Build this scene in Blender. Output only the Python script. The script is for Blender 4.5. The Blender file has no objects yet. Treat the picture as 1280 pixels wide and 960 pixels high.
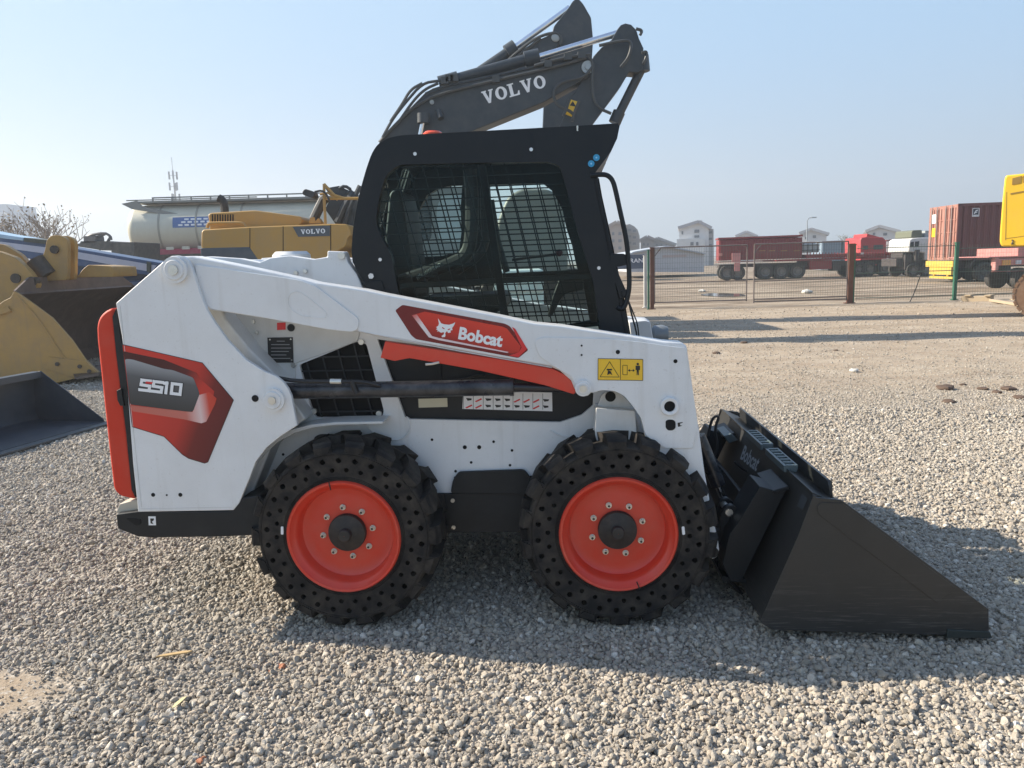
import bpy, bmesh, math, random
from mathutils import Vector, Matrix, noise
from mathutils.geometry import tessellate_polygon
random.seed(7)
R = math.radians
scene = bpy.context.scene
COL = scene.collection
# ------------------------------------------------------------------ camera
FP, CX, CY = 960.0, 640.0, 480.0
CAM_H, PITCH, ROLL = 1.487, R(9.0), R(1.85)
r0 = Vector((1, 0, 0)); d0 = Vector((0, -math.sin(PITCH), -math.cos(PITCH)))
FW = Vector((0, math.cos(PITCH), -math.sin(PITCH)))
RT = math.cos(ROLL)*r0 + math.sin(ROLL)*d0
DN = -math.sin(ROLL)*r0 + math.cos(ROLL)*d0
CAM = Vector((0, 0, CAM_H))
cd = bpy.data.cameras.new('camera'); cam = bpy.data.objects.new('camera', cd); COL.objects.link(cam)
cd.sensor_width = 36; cd.lens = 36*FP/1280; cd.clip_start = 0.05; cd.clip_end = 5000
m = Matrix((RT, -DN, -FW)).transposed().to_4x4(); m.translation = CAM
cam.matrix_world = m
scene.camera = cam

def ray(px, py):
    return FW + RT*((px-CX)/FP) + DN*((py-CY)/FP)
def ground_pt(px, py, z=0.0):
    d = ray(px, py); t = (z-CAM_H)/d.z
    return CAM + d*t
class Frame:
    """local frame: x along the machine, y away from the viewer, z up"""
    def __init__(s, x, y, yaw, z=0.0):
        s.x, s.y, s.z, s.yaw = x, y, z, yaw
        s.M = Matrix.Translation((x, y, z)) @ Matrix.Rotation(yaw, 4, 'Z'); s.I = s.M.inverted()
        s.o = s.I @ CAM
    def pt(s, px, py, yl):
        d = s.I.to_3x3() @ ray(px, py); t = (yl-s.o.y)/d.y
        return s.o + d*t
    def xz(s, pts, yl):
        return [((q := s.pt(a, b, yl)).x, q.z) for a, b in pts]
    def ptx(s, px, py, xl):
        d = s.I.to_3x3() @ ray(px, py); t = (xl-s.o.x)/d.x
        return s.o + d*t
    def ppm(s, yl):   # metres per pixel on plane yl around the centre
        a = s.pt(640, 480, yl); b = s.pt(650, 480, yl); return (b-a).length/10
# ------------------------------------------------------------------ tags
def tag(o, label=None, cat=None, group=None, kind=None):
    if label: o['label'] = label
    if cat: o['category'] = cat
    if group: o['group'] = group
    if kind: o['kind'] = kind
    return o
def empty(name, fr=None, label=None, cat=None, group=None, loc=(0, 0, 0), rz=0):
    o = bpy.data.objects.new(name, None); COL.objects.link(o); o.empty_display_size = .2
    if fr: o.location = (fr.x, fr.y, fr.z); o.rotation_euler = (0, 0, fr.yaw)
    else: o.location = loc; o.rotation_euler = (0, 0, rz)
    return tag(o, label, cat, group)
def kids(o): return [c for c in COL.objects if c.parent == o]
def copy_tree(o, parent=None, _k=None):
    c = o.copy(); COL.objects.link(c); c.parent = parent
    for ch in kids(o):
        if ch is not c: copy_tree(ch, c)
    return c
# ------------------------------------------------------------------ mesh builder
ISLANDS = {'bolt_hole_disc', 'belly_bolt', 'body_hole_disc', 'arm_hole_disc', 'side_bolt', 'grille_bolt', 'hood_bolt', 'cab_bolt', 'round_sticker', 'sticker_symbol', 'rivet', 'running_gear', 'pin', 'arm_pin', 'vent', 'tail_plate', 'lock_rod', 'body_weld_seam', 'undercarriage', 'bucket_lug', 'lift_arm', 'hydraulic_hose', 'auxiliary_hose', 'light_cable', 'panel_seam', 'recess_rib'}
def islands(s):
    par = list(range(len(s.v)))
    def fd(i):
        while par[i] != i: par[i] = par[par[i]]; i = par[i]
        return i
    for f in s.f:
        a = fd(f[0])
        for i in f[1:]: par[fd(i)] = a
    D = {}
    for f, m_ in zip(s.f, s.mi): D.setdefault(fd(f[0]), []).append((f, m_))
    out = []
    for L_ in D.values():
        q = MB(); mp = {}
        for f, m_ in L_:
            g = []
            for i in f:
                if i not in mp: mp[i] = len(q.v); q.v.append(s.v[i])
                g.append(mp[i])
            q.f.append(g); q.mi.append(m_); q.sd.append(0)
        out.append(q)
    return out
class MB:
    def __init__(s): s.v = []; s.f = []; s.mi = []; s.cur = 0; s.sd = []; s.side = 0
    def add(s, vs, fs):
        b = len(s.v); s.v += [tuple(v) for v in vs]
        for f in fs: s.f.append([i+b for i in f]); s.mi.append(s.cur); s.sd.append(s.side)
        return s
    def box(s, x0, y0, z0, x1, y1, z1, M=None):
        vs = [Vector((x, y, z)) for z in (z0, z1) for y in (y0, y1) for x in (x0, x1)]
        if M is not None: vs = [M @ v for v in vs]
        return s.add(vs, [(0, 2, 3, 1), (4, 5, 7, 6), (0, 1, 5, 4), (2, 6, 7, 3), (0, 4, 6, 2), (1, 3, 7, 5)])
    def poly3(s, loops, o, u, v, n):
        """loops[0] outer, others holes, in (u,v); extruded by vector n"""
        o, u, v, n = Vector(o), Vector(u), Vector(v), Vector(n)
        L = [[Vector((a, b, 0)) for a, b in lp] for lp in loops]
        tris = tessellate_polygon(L)
        flat = [p for lp in L for p in lp]
        P = [o+u*p.x+v*p.y for p in flat]; N = len(P)
        vs = P+[p+n for p in P]; fs = []
        nn = u.cross(v)
        for t in tris:
            a, b, c = t
            cr = (flat[b]-flat[a]).cross(flat[c]-flat[a]).z
            if abs(cr) < 1e-12: continue
            flip = (cr > 0) == (nn.dot(n) > 0)
            fs.append((c, b, a) if flip else (a, b, c))
            fs.append((a+N, b+N, c+N) if flip else (c+N, b+N, a+N))
        k = 0
        for i, lp in enumerate(loops):
            m_ = len(lp)
            for j in range(m_):
                a, b = k+j, k+(j+1) % m_
                fs.append((a, b, b+N, a+N))
            k += m_
        return s.add(vs, fs)
    def prism(s, pts, y0, y1, holes=()):
        return s.poly3([pts]+list(holes), (0, y0, 0), (1, 0, 0), (0, 0, 1), (0, y1-y0, 0))
    def both(s, pts, y0, y1, holes=()):
        s.prism(pts, y0, y1, holes); s.side = 1; s.prism(pts, -y1, -y0, holes); s.side = 0; return s
    def cyl(s, p0, p1, r, r1=None, n=16, caps=True):
        p0, p1 = Vector(p0), Vector(p1); r1 = r if r1 is None else r1
        d = (p1-p0).normalized(); a = d.orthogonal().normalized(); b = d.cross(a)
        vs = []
        for p, rr in ((p0, r), (p1, r1)):
            for i in range(n):
                t = 2*math.pi*i/n; vs.append(p+a*math.cos(t)*rr+b*math.sin(t)*rr)
        fs = [(i, (i+1) % n, n+(i+1) % n, n+i) for i in range(n)]
        if caps: fs += [tuple(range(n))[::-1], tuple(range(n, 2*n))]
        return s.add(vs, fs)
    def tube(s, pts, r, n=8, smooth=0):
        P = [Vector(p) for p in pts]
        for _ in range(smooth):
            Q = [P[0]]
            for a, b in zip(P, P[1:]): Q += [a.lerp(b, .25), a.lerp(b, .75)]
            P = Q+[P[-1]]
        vs = []; up = None
        for i, p in enumerate(P):
            d = (P[min(i+1, len(P)-1)]-P[max(i-1, 0)]).normalized()
            if up is None: up = d.orthogonal().normalized()
            a = (up-d*up.dot(d)).normalized(); b = d.cross(a); up = a
            rr = r if not callable(r) else r(i/(len(P)-1))
            for k in range(n):
                t = 2*math.pi*k/n; vs.append(p+a*math.cos(t)*rr+b*math.sin(t)*rr)
        fs = []
        for i in range(len(P)-1):
            for k in range(n):
                fs.append((i*n+k, i*n+(k+1) % n, (i+1)*n+(k+1) % n, (i+1)*n+k))
        fs += [tuple(range(n))[::-1], tuple(range((len(P)-1)*n, len(P)*n))]
        return s.add(vs, fs)
    def lathe(s, prof, c=(0, 0, 0), axis='y', n=48):
        """prof: list of (r, a) revolved round the axis through c"""
        c = Vector(c); vs = []
        for r_, a_ in prof:
            for k in range(n):
                t = 2*math.pi*k/n; p, q = r_*math.cos(t), r_*math.sin(t)
                vs.append(c+Vector((p, a_, q) if axis == 'y' else ((a_, p, q) if axis == 'x' else (p, q, a_))))
        fs = []
        for i in range(len(prof)-1):
            for k in range(n):
                fs.append((i*n+k, i*n+(k+1) % n, (i+1)*n+(k+1) % n, (i+1)*n+k))
        return s.add(vs, fs)
    def sphere(s, c, r, n=12, sz=1):
        c = Vector(c); prof = [(max(1e-4, r*math.sin(math.pi*i/n)), -r*math.cos(math.pi*i/n)*sz) for i in range(n+1)]
        return s.lathe(prof, c, 'z', n*2)
    def build(s, name, mat, parent=None, bevel=0, seg=2, smooth=32, recalc=True):
        if name in ISLANDS and parent is not None:
            Q = islands(s)
            if len(Q) > 1:
                for q in Q:
                    nm = name
                    if name == 'running_gear': nm = 'wheel' if len(q.v) > 40 else 'chassis'
                    o = q.build(nm+'!', mat, parent, bevel, seg, smooth, recalc); o.name = nm; o.data.name = nm
                return o
        if 1 in s.sd and 0 in s.sd:      # near and far pieces become two objects
            outs = []
            for k in (1, 0):
                q = MB(); mp = {}
                for f, m_, d_ in zip(s.f, s.mi, s.sd):
                    if d_ != k: continue
                    g = []
                    for i in f:
                        if i not in mp: mp[i] = len(q.v); q.v.append(s.v[i])
                        g.append(mp[i])
                    q.f.append(g); q.mi.append(m_); q.sd.append(0)
                outs.append(q.build(name, mat, parent, bevel, seg, smooth, recalc))
            return outs[1]
        me = bpy.data.meshes.new(name); me.from_pydata(s.v, [], s.f)
        mats = mat if isinstance(mat, (list, tuple)) else [mat]
        for m_ in mats: me.materials.append(m_)
        for i, p in enumerate(me.polygons): p.material_index = s.mi[i]
        bm = bmesh.new(); bm.from_mesh(me)
        bmesh.ops.remove_doubles(bm, verts=bm.verts, dist=1e-6)
        if recalc: bmesh.ops.recalc_face_normals(bm, faces=bm.faces)
        if bevel: bmesh.ops.dissolve_limit(bm, angle_limit=R(.5), verts=bm.verts, edges=bm.edges, delimit={'MATERIAL'})
        bm.to_mesh(me); bm.free()
        if smooth:
            for p in me.polygons: p.use_smooth = True
            me.set_sharp_from_angle(angle=R(smooth))
        o = bpy.data.objects.new(name, me); COL.objects.link(o); o.parent = parent
        if bevel:
            b = o.modifiers.new('edge', 'BEVEL'); b.width = bevel; b.segments = seg; b.limit_method = 'ANGLE'; b.angle_limit = R(35)
            b.harden_normals = True
        return o
def circ(cx, cz, r, n=20, a0=0, a1=360, rz=None):
    rz = rz or r; full = abs(a1-a0) >= 360
    k = n if full else n+1
    return [(cx+r*math.cos(R(a0+(a1-a0)*i/n)), cz+rz*math.sin(R(a0+(a1-a0)*i/n))) for i in range(k)]
def rnd(pts, r, n=4, only=None):
    """round the corners of a closed 2-D polygon"""
    out = []
    N = len(pts)
    for i in range(N):
        p = Vector(pts[i]); a = Vector(pts[i-1]); b = Vector(pts[(i+1) % N])
        if only is not None and i not in only: out.append(tuple(p)); continue
        da, db = (a-p), (b-p); k = min(r, da.length*.45, db.length*.45)
        pa, pb = p+da.normalized()*k, p+db.normalized()*k
        for j in range(n+1):
            t = j/n; q = pa.lerp(p, t).lerp(p.lerp(pb, t), t); out.append((q.x, q.y))
    return out
def scan(poly, c, ax):
    """intervals where the line coord[ax]==c crosses the polygon"""
    xs = []
    for i in range(len(poly)):
        a, b = poly[i], poly[(i+1) % len(poly)]
        if (a[ax]-c)*(b[ax]-c) < 0:
            t = (c-a[ax])/(b[ax]-a[ax]); xs.append(a[1-ax]+t*(b[1-ax]-a[1-ax]))
    xs.sort(); return list(zip(xs[::2], xs[1::2]))
def grid(mb, poly, sx, sz, w, y, slant=0.0, d=None):
    d = d or w
    x0, x1 = min(p[0] for p in poly), max(p[0] for p in poly); z0, z1 = min(p[1] for p in poly), max(p[1] for p in poly)
    c = z0+sz*.5
    while c < z1:
        for a, b in scan(poly, c, 1): mb.box(a, y-d/2, c-w/2, b, y+d/2, c+w/2)
        c += sz
    sh = [(p[0]-slant*p[1], p[1]) for p in poly]
    c = min(p[0] for p in sh)+sx*.5; xe = max(p[0] for p in sh)
    while c < xe:
        for a, b in scan(sh, c, 0):
            mb.poly3([[(c-w/2+slant*a, a), (c+w/2+slant*a, a), (c+w/2+slant*b, b), (c-w/2+slant*b, b)]], (0, y-d/2+.0005, 0), (1, 0, 0), (0, 0, 1), (0, d-.001, 0))
        c += sx
# ------------------------------------------------------------------ lettering
def text2d(body, bold=0.0, shear=0.0, spacing=1.0):
    cu = bpy.data.curves.new('lettering', 'FONT'); cu.body = body; cu.offset = bold; cu.shear = shear; cu.fill_mode = 'FRONT'
    cu.space_character = spacing; cu.resolution_u = 3; cu.dimensions = '2D'
    o = bpy.data.objects.new('lettering', cu); COL.objects.link(o)
    dg = bpy.context.evaluated_depsgraph_get(); me = bpy.data.meshes.new_from_object(o.evaluated_get(dg))
    vs = [(v.co.x, v.co.y) for v in me.vertices]; fs = [tuple(p.vertices) for p in me.polygons]
    bpy.data.objects.remove(o); bpy.data.curves.remove(cu); bpy.data.meshes.remove(me)
    x0, x1 = min(v[0] for v in vs), max(v[0] for v in vs); z0, z1 = min(v[1] for v in vs), max(v[1] for v in vs)
    return [((a-x0)/(x1-x0), (b-z0)/(z1-z0)) for a, b in vs], fs
def write(mb, body, p_bl, p_br, height, n, bold=0.0, shear=0.0, spacing=1.0, up=None):
    """letters between baseline points p_bl and p_br; n = outward normal"""
    p_bl, p_br, n = Vector(p_bl), Vector(p_br), Vector(n).normalized()
    u = p_br-p_bl; un = u.normalized(); v = n.cross(un) if up is None else Vector(up)
    v = v.normalized()*height
    vs, fs = text2d(body, bold, shear, spacing)
    mb.add([p_bl+u*a+v*b+n*.0006 for a, b in vs], fs); return mb
SERIF = {
 'V': [[(0, 1), (.42, 1), (.42, .9), (.35, .9), (.53, .36), (.69, .9), (.60, .9), (.60, 1), (1, 1), (1, .9), (.91, .9), (.60, 0), (.40, 0), (.09, .9), (0, .9)]],
 'O': [circ(.5, .5, .5, 24), circ(.5, .5, .22, 20, rz=.36)],
 'L': [[(0, 1), (.55, 1), (.55, .9), (.40, .9), (.40, .12), (.70, .12), (.82, .34), (.92, .34), (.90, 0), (0, 0), (0, .1), (.12, .1), (.12, .9), (0, .9)]]}
def serif_word(mb, word, p_bl, p_br, height, n):
    p_bl, p_br, n = Vector(p_bl), Vector(p_br), Vector(n).normalized(); u = p_br-p_bl; v = n.cross(u.normalized())*height
    N = len(word); w = 1/N; gap = .05*w
    for i, ch in enumerate(word):
        lo = []
        for lp in SERIF[ch]:
            pts = lp
            if ch == 'O': pts = [(a, (b-.5)*1.0+.5) for a, b in lp]
            lo.append([(i*w+gap+a*(w-2*gap), b) for a, b in pts])
        mb.poly3(lo, p_bl+n*.001, u, v, n*.003)
    return mb
# ------------------------------------------------------------------ materials
MATS = {}
def nodes_of(name):
    m_ = bpy.data.materials.new(name); m_.use_nodes = True; nt = m_.node_tree; nt.nodes.clear()
    out = nt.nodes.new('ShaderNodeOutputMaterial'); b = nt.nodes.new('ShaderNodeBsdfPrincipled'); nt.links.new(b.outputs[0], out.inputs[0])
    return m_, nt, b, out
def mat(name, col, rough=.5, metal=0.0, var=.12, scale=3.0, dust=0.0, dustcol=(.32, .28, .22), bump=0.0, bscale=60, streak=0.0, coat=0.0, rvar=.15, spec=.5, speck=0.0):
    if name in MATS: return MATS[name]
    m_, nt, b, out = nodes_of(name); N, L = nt.nodes.new, nt.links.new
    tc = N('ShaderNodeTexCoord'); n1 = N('ShaderNodeTexNoise'); n1.inputs['Scale'].default_value = scale; n1.inputs['Detail'].default_value = 5
    L(tc.outputs['Object'], n1.inputs['Vector'])
    mx = N('ShaderNodeMix'); mx.data_type = 'RGBA'
    mx.inputs[6].default_value = (*[max(0, c*(1-var)) for c in col], 1); mx.inputs[7].default_value = (*[min(1, c*(1+var*.6)) for c in col], 1)
    L(n1.outputs['Fac'], mx.inputs[0]); cur = mx.outputs[2]
    if streak:
        mp = N('ShaderNodeMapping'); mp.inputs['Scale'].default_value = (14, 14, .9); L(tc.outputs['Object'], mp.inputs[0])
        n2 = N('ShaderNodeTexNoise'); n2.inputs['Scale'].default_value = 1.6; n2.inputs['Detail'].default_value = 6; L(mp.outputs[0], n2.inputs['Vector'])
        rp = N('ShaderNodeMapRange'); rp.inputs[1].default_value = .55; rp.inputs[2].default_value = .8; rp.inputs[4].default_value = streak; L(n2.outputs['Fac'], rp.inputs[0])
        m2 = N('ShaderNodeMix'); m2.data_type = 'RGBA'; m2.inputs[7].default_value = (*dustcol, 1); L(rp.outputs[0], m2.inputs[0]); L(cur, m2.inputs[6]); cur = m2.outputs[2]
    if dust:
        n3 = N('ShaderNodeTexNoise'); n3.inputs['Scale'].default_value = scale*2.3; n3.inputs['Detail'].default_value = 9; n3.inputs['Roughness'].default_value = .65; L(tc.outputs['Object'], n3.inputs['Vector'])
        rp = N('ShaderNodeMapRange'); rp.inputs[1].default_value = .42; rp.inputs[2].default_value = .72; rp.inputs[4].default_value = dust; L(n3.outputs['Fac'], rp.inputs[0])
        m2 = N('ShaderNodeMix'); m2.data_type = 'RGBA'; m2.inputs[7].default_value = (*dustcol, 1); L(rp.outputs[0], m2.inputs[0]); L(cur, m2.inputs[6]); cur = m2.outputs[2]
    if speck:
        n4 = N('ShaderNodeTexNoise'); n4.inputs['Scale'].default_value = 90; n4.inputs['Detail'].default_value = 3; L(tc.outputs['Object'], n4.inputs['Vector'])
        rp = N('ShaderNodeMapRange'); rp.inputs[1].default_value = .66; rp.inputs[2].default_value = .7; rp.inputs[4].default_value = speck; L(n4.outputs['Fac'], rp.inputs[0])
        m2 = N('ShaderNodeMix'); m2.data_type = 'RGBA'; m2.inputs[7].default_value = (*dustcol, 1); L(rp.outputs[0], m2.inputs[0]); L(cur, m2.inputs[6]); cur = m2.outputs[2]
    L(cur, b.inputs['Base Color'])
    rr = N('ShaderNodeMapRange'); rr.inputs[3].default_value = max(.03, rough-rvar); rr.inputs[4].default_value = min(1, rough+rvar); L(n1.outputs['Fac'], rr.inputs[0]); L(rr.outputs[0], b.inputs['Roughness'])
    b.inputs['Metallic'].default_value = metal; b.inputs['Coat Weight'].default_value = coat; b.inputs['Specular IOR Level'].default_value = spec
    if bump:
        nb = N('ShaderNodeTexNoise'); nb.inputs['Scale'].default_value = bscale; nb.inputs['Detail'].default_value = 4; L(tc.outputs['Object'], nb.inputs['Vector'])
        bp = N('ShaderNodeBump'); bp.inputs['Strength'].default_value = bump; bp.inputs['Distance'].default_value = .01; L(nb.outputs['Fac'], bp.inputs['Height']); L(bp.outputs[0], b.inputs['Normal'])
    MATS[name] = m_; return m_
def glass_mat(name, tint, refl=.08, rough=.02):
    m_, nt, b, out = nodes_of(name); N, L = nt.nodes.new, nt.links.new; nt.nodes.remove(b)
    t = N('ShaderNodeBsdfTransparent'); t.inputs[0].default_value = (*tint, 1)
    g = N('ShaderNodeBsdfGlossy'); g.inputs['Roughness'].default_value = rough
    fr = N('ShaderNodeFresnel'); fr.inputs[0].default_value = 1.22
    mx = N('ShaderNodeMixShader'); L(fr.outputs[0], mx.inputs[0]); L(t.outputs[0], mx.inputs[1]); L(g.outputs[0], mx.inputs[2]); L(mx.outputs[0], out.inputs[0])
    MATS[name] = m_; return m_
def grad_mat(name, stops, p0, p1, rough=.35):
    """printed colour gradient along object space line p0->p1"""
    m_, nt, b, out = nodes_of(name); N, L = nt.nodes.new, nt.links.new
    tc = N('ShaderNodeTexCoord'); d = Vector(p1)-Vector(p0); k = d/d.length_squared
    sb = N('ShaderNodeVectorMath'); sb.operation = 'SUBTRACT'; L(tc.outputs['Object'], sb.inputs[0]); sb.inputs[1].default_value = p0
    dt = N('ShaderNodeVectorMath'); dt.operation = 'DOT_PRODUCT'; L(sb.outputs[0], dt.inputs[0]); dt.inputs[1].default_value = k
    cr = N('ShaderNodeValToRGB'); L(dt.outputs['Value'], cr.inputs[0]); e = cr.color_ramp.elements
    e[0].position, e[0].color = stops[0][0], (*stops[0][1], 1); e[1].position, e[1].color = stops[-1][0], (*stops[-1][1], 1)
    for p, c in stops[1:-1]:
        q = e.new(p); q.color = (*c, 1)
    L(cr.outputs[0], b.inputs['Base Color']); b.inputs['Roughness'].default_value = rough
    return m_
WHITE = mat('white_paint', (.74, .745, .74), .40, var=.07, streak=.34, speck=.25, dust=.13, dustcol=(.45, .42, .37), coat=.15, bump=.02, bscale=9)
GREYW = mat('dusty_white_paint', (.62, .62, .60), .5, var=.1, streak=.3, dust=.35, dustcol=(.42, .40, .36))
RED = mat('signal_red_paint', (.66, .045, .020), .38, var=.10, dust=.16, dustcol=(.5, .25, .18), coat=.08)
BLACKP = mat('black_frame_paint', (.010, .012, .014), .48, spec=.35, var=.2, dust=.10, dustcol=(.10, .10, .10), bump=.03, bscale=40)
CABP = mat('satin_black_cab_paint', (.008, .011, .014), .42, var=.1, dust=.10, dustcol=(.05, .05, .05), spec=.32)
RUBBER = mat('tyre_rubber', (.013, .012, .012), .75, var=.3, dust=.6, dustcol=(.095, .078, .060), spec=.3, scale=5, bump=.25, bscale=45)
VOIDM = mat('painted_void', (.004, .004, .004), .9)  # near-black colour standing in for shade inside holes, slots and gaps
STEEL = mat('zinc_steel', (.68, .67, .62), .3, metal=.8, var=.2, scale=30)
CHROME = mat('chrome_rod', (.75, .76, .78), .18, metal=1.0, rvar=.05)
HUBM = mat('hub_black', (.02, .018, .016), .6, dust=.3, dustcol=(.12, .09, .07), scale=12)
BUCKETM = mat('bucket_black_paint', (.026, .026, .0245), .40, var=.25, dust=.4, dustcol=(.048, .045, .042), scale=2.2, bump=.03, bscale=30, rvar=.14)
def add_wear(m_, zlo, zhi, colr, amount):
    # horizontal scrapes worn into the paint near the ground
    nt = m_.node_tree; b = [n for n in nt.nodes if n.type == 'BSDF_PRINCIPLED'][0]; N, L = nt.nodes.new, nt.links.new
    src = b.inputs['Base Color'].links[0].from_socket
    tc = N('ShaderNodeTexCoord'); sp = N('ShaderNodeSeparateXYZ'); L(tc.outputs['Object'], sp.inputs[0])
    mp = N('ShaderNodeMapping'); mp.inputs['Scale'].default_value = (2.2, 2.2, 46); L(tc.outputs['Object'], mp.inputs[0])
    n = N('ShaderNodeTexNoise'); n.inputs['Scale'].default_value = 3; n.inputs['Detail'].default_value = 8; n.inputs['Roughness'].default_value = .7; L(mp.outputs[0], n.inputs['Vector'])
    a = N('ShaderNodeMapRange'); a.inputs[1].default_value = .54; a.inputs[2].default_value = .62; L(n.outputs['Fac'], a.inputs[0])
    z = N('ShaderNodeMapRange'); z.inputs[1].default_value = zhi; z.inputs[2].default_value = zlo; z.inputs[4].default_value = amount; L(sp.outputs['Z'], z.inputs[0])
    mu = N('ShaderNodeMath'); mu.operation = 'MULTIPLY'; L(a.outputs[0], mu.inputs[0]); L(z.outputs[0], mu.inputs[1])
    mx = N('ShaderNodeMix'); mx.data_type = 'RGBA'; mx.inputs[7].default_value = (*colr, 1); L(mu.outputs[0], mx.inputs[0]); L(src, mx.inputs[6]); L(mx.outputs[2], b.inputs['Base Color'])
add_wear(BUCKETM, .02, .30, (.11, .10, .09), .75)
HOSE = mat('rubber_hose', (.015, .015, .016), .5)
WHITEINK = mat('white_print', (.82, .82, .82), .4, var=.02)
BLACKINK = mat('black_print', (.01, .01, .01), .45, var=.02)
REDINK = mat('red_print', (.70, .03, .03), .4)
YELLOWINK = mat('yellow_print', (.85, .52, .03), .4, var=.04)
SEATM = mat('seat_vinyl', (.02, .02, .022), .55)
# ================================================================== skid steer loader
FS = Frame(-.092, 3.728, R(-3.9))
T = FS.xz
def P3(px, py, y): q = FS.pt(px, py, y); return Vector((q.x, q.y, q.z))
SK = empty('skid_steer_loader', FS, 'white and red compact skid steer loader with black cab and black front bucket', 'skid steer loader')
YT = -.72   # tower plate near face
YA = -.69   # loader arm near face
YB = -.50   # body side near face
# ---- wheels
def make_wheel(cx, cz):
    w = bpy.data.objects.new('wheel', None); COL.objects.link(w); w.parent = SK; w.location = (cx, -.76, cz); w.empty_display_size = .2
    # local: y 0 = outer sidewall face, +y towards the machine
    Rr, Rs, Ro = .236, .360, .402; W = .25
    m_ = MB()
    holes = []
    for k in range(30):
        a = 360*k/30
        holes.append(circ(.282*math.cos(R(a)), .282*math.sin(R(a)), .0100, 10))
        a += 6
        holes.append(circ(.322*math.cos(R(a)), .322*math.sin(R(a)), .0118, 10))
    outer = circ(0, 0, .354, 72)
    L = [[Vector((a, b, 0)) for a, b in lp] for lp in [outer, circ(0, 0, Rr, 72)]+holes]
    tris = tessellate_polygon(L); flat = [p for lp in L for p in lp]
    m_.add([(p.x, .004, p.y) for p in flat], tris)
    for h in holes:
        n = len(h); m_.add([(a, .004, b) for a, b in h]+[(a, .05, b) for a, b in h], [(i, (i+1) % n, n+(i+1) % n, n+i) for i in range(n)]+[tuple(range(n, 2*n))])
    m_.lathe([(.354, .004), (.360, .010), (.364, .022), (.366, .05), (.366, W-.05), (.356, W-.005), (Rr, W-.004)], n=72)
    m_.lathe([(Rr, .004), (Rr, W-.004)], n=72)
    # lugs
    NL = 18
    for side in (0, 1):
        for k in range(NL):
            a0 = 2*math.pi*(k+.5*side)/NL; random.seed(k+side*50)
            ww = R(5.6)
            # stations along y from the sidewall to past the centre, skewed
            st = [(.006, .360, 0), (.012, Ro-.020, .03), (.026, Ro-.003, .12), (.075, Ro, .9), (.135, Ro, 2.4), (.140, .358, 2.5)]
            vs = []
            for j, (yy, rr, sk) in enumerate(st):
                y = yy if not side else W-yy
                c = a0+R(sk*3.0)
                hw = ww*(1.0 if j < 3 else .82)
                for sg in (-1, 1):
                    t = c+sg*hw; vs.append((rr*math.cos(t), y, rr*math.sin(t)))
                for sg in (1, -1):
                    t = c+sg*hw*1.12; vs.append((.356*math.cos(t), y, .356*math.sin(t)))
            fs = [(0, 1, 2, 3), tuple(reversed([4*(len(st)-1)+i for i in range(4)]))]
            for j in range(len(st)-1):
                for i in range(4):
                    fs.append((4*j+i, 4*j+(i+1) % 4, 4*j+4+(i+1) % 4, 4*j+4+i))
            m_.add(vs, fs)
            # shoulder block on the sidewall
            if True:
                y0, y1 = (.0, .03) if not side else (W, W-.03)
                hw = R(5.6)
                vs = []
                for y, ri, ro in ((y0, .355, .381), (y1, .352, .396)):
                    for (rr, t) in ((ri, a0-hw*.62), (ri, a0+hw*.62), (ro, a0+hw), (ro, a0-hw)):
                        vs.append((rr*math.cos(t), y, rr*math.sin(t)))
                m_.add(vs, [(0, 1, 2, 3), (7, 6, 5, 4)]+[(i, (i+1) % 4, 4+(i+1) % 4, 4+i) for i in range(4)])
    for rr in (.246, .252, .347): m_.lathe([(rr-.0018, .0045), (rr, .0005), (rr+.0018, .0045)], n=72)
    m_.build('tyre', RUBBER, w, smooth=35)
    r_ = MB()
    r_.lathe([(Rr+.002, .012), (Rr+.001, -.004), (Rr-.004, -.010), (Rr-.012, -.008), (Rr-.020, .004), (.208, .012), (.202, .018), (.197, .038), (.193, .066), (.180, .074), (.150, .072), (.090, .068), (.078, .068)], n=72)
    r_.lathe([(.078, .068), (.001, .068)], n=72)
    r_.build('rim', RED, w, smooth=40)
    sp = MB(); a = R(100)
    sp.poly3([[(-.0022, Rr-.03), (.0022, Rr-.03), (.0022, Rr+.004), (-.0022, Rr+.004)]], (0, -.0125, 0), (math.sin(a), 0, -math.cos(a)), (math.cos(a), 0, math.sin(a)), (0, .004, 0))
    sp.build('rim_split', BLACKINK, w, smooth=0)
    h = MB(); h.lathe([(.001, .006), (.022, .006), (.026, .010), (.027, .032), (.052, .036), (.060, .040), (.077, .044), (.079, .050), (.079, .07)], n=40); h.build('hub', HUBM, w, smooth=35)
    for k in range(8):
        a = R(45*k+8); c = (.107*math.cos(a), 0, .107*math.sin(a))
        b = MB(); b.cyl((c[0], .072, c[2]), (c[0], .064, c[2]), .0125, n=16); b.cyl((c[0], .065, c[2]), (c[0], .052, c[2]), .0095, .0088, n=6); b.cur = 1; b.cyl((c[0], .053, c[2]), (c[0], .0505, c[2]), .0052, n=8)
        b.build('lug_nut', [STEEL, HUBM], w, smooth=30)
    t = MB(); t.poly3([rnd([(-.017, -.0055), (.017, -.0055), (.017, .0055), (-.017, .0055)], .004, 3)], (-.255, .0035, .03), (.08, 0, 1), (1, 0, -.08), (0, -.003, 0)); t.build('size_label', WHITEINK, w, smooth=0)
    return w
XL = FS.xz([(429.5, 672)], -.76)[0]; XR = FS.xz([(773, 668)], -.76)[0]
WZ = (XL[1]+XR[1])/2; print('WZ', XL, XR)
w1 = make_wheel(XL[0], WZ)
w2 = copy_tree(w1, SK); w2.location = (XR[0], -.76, WZ); w2.rotation_euler = (0, R(170), 0)
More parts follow.
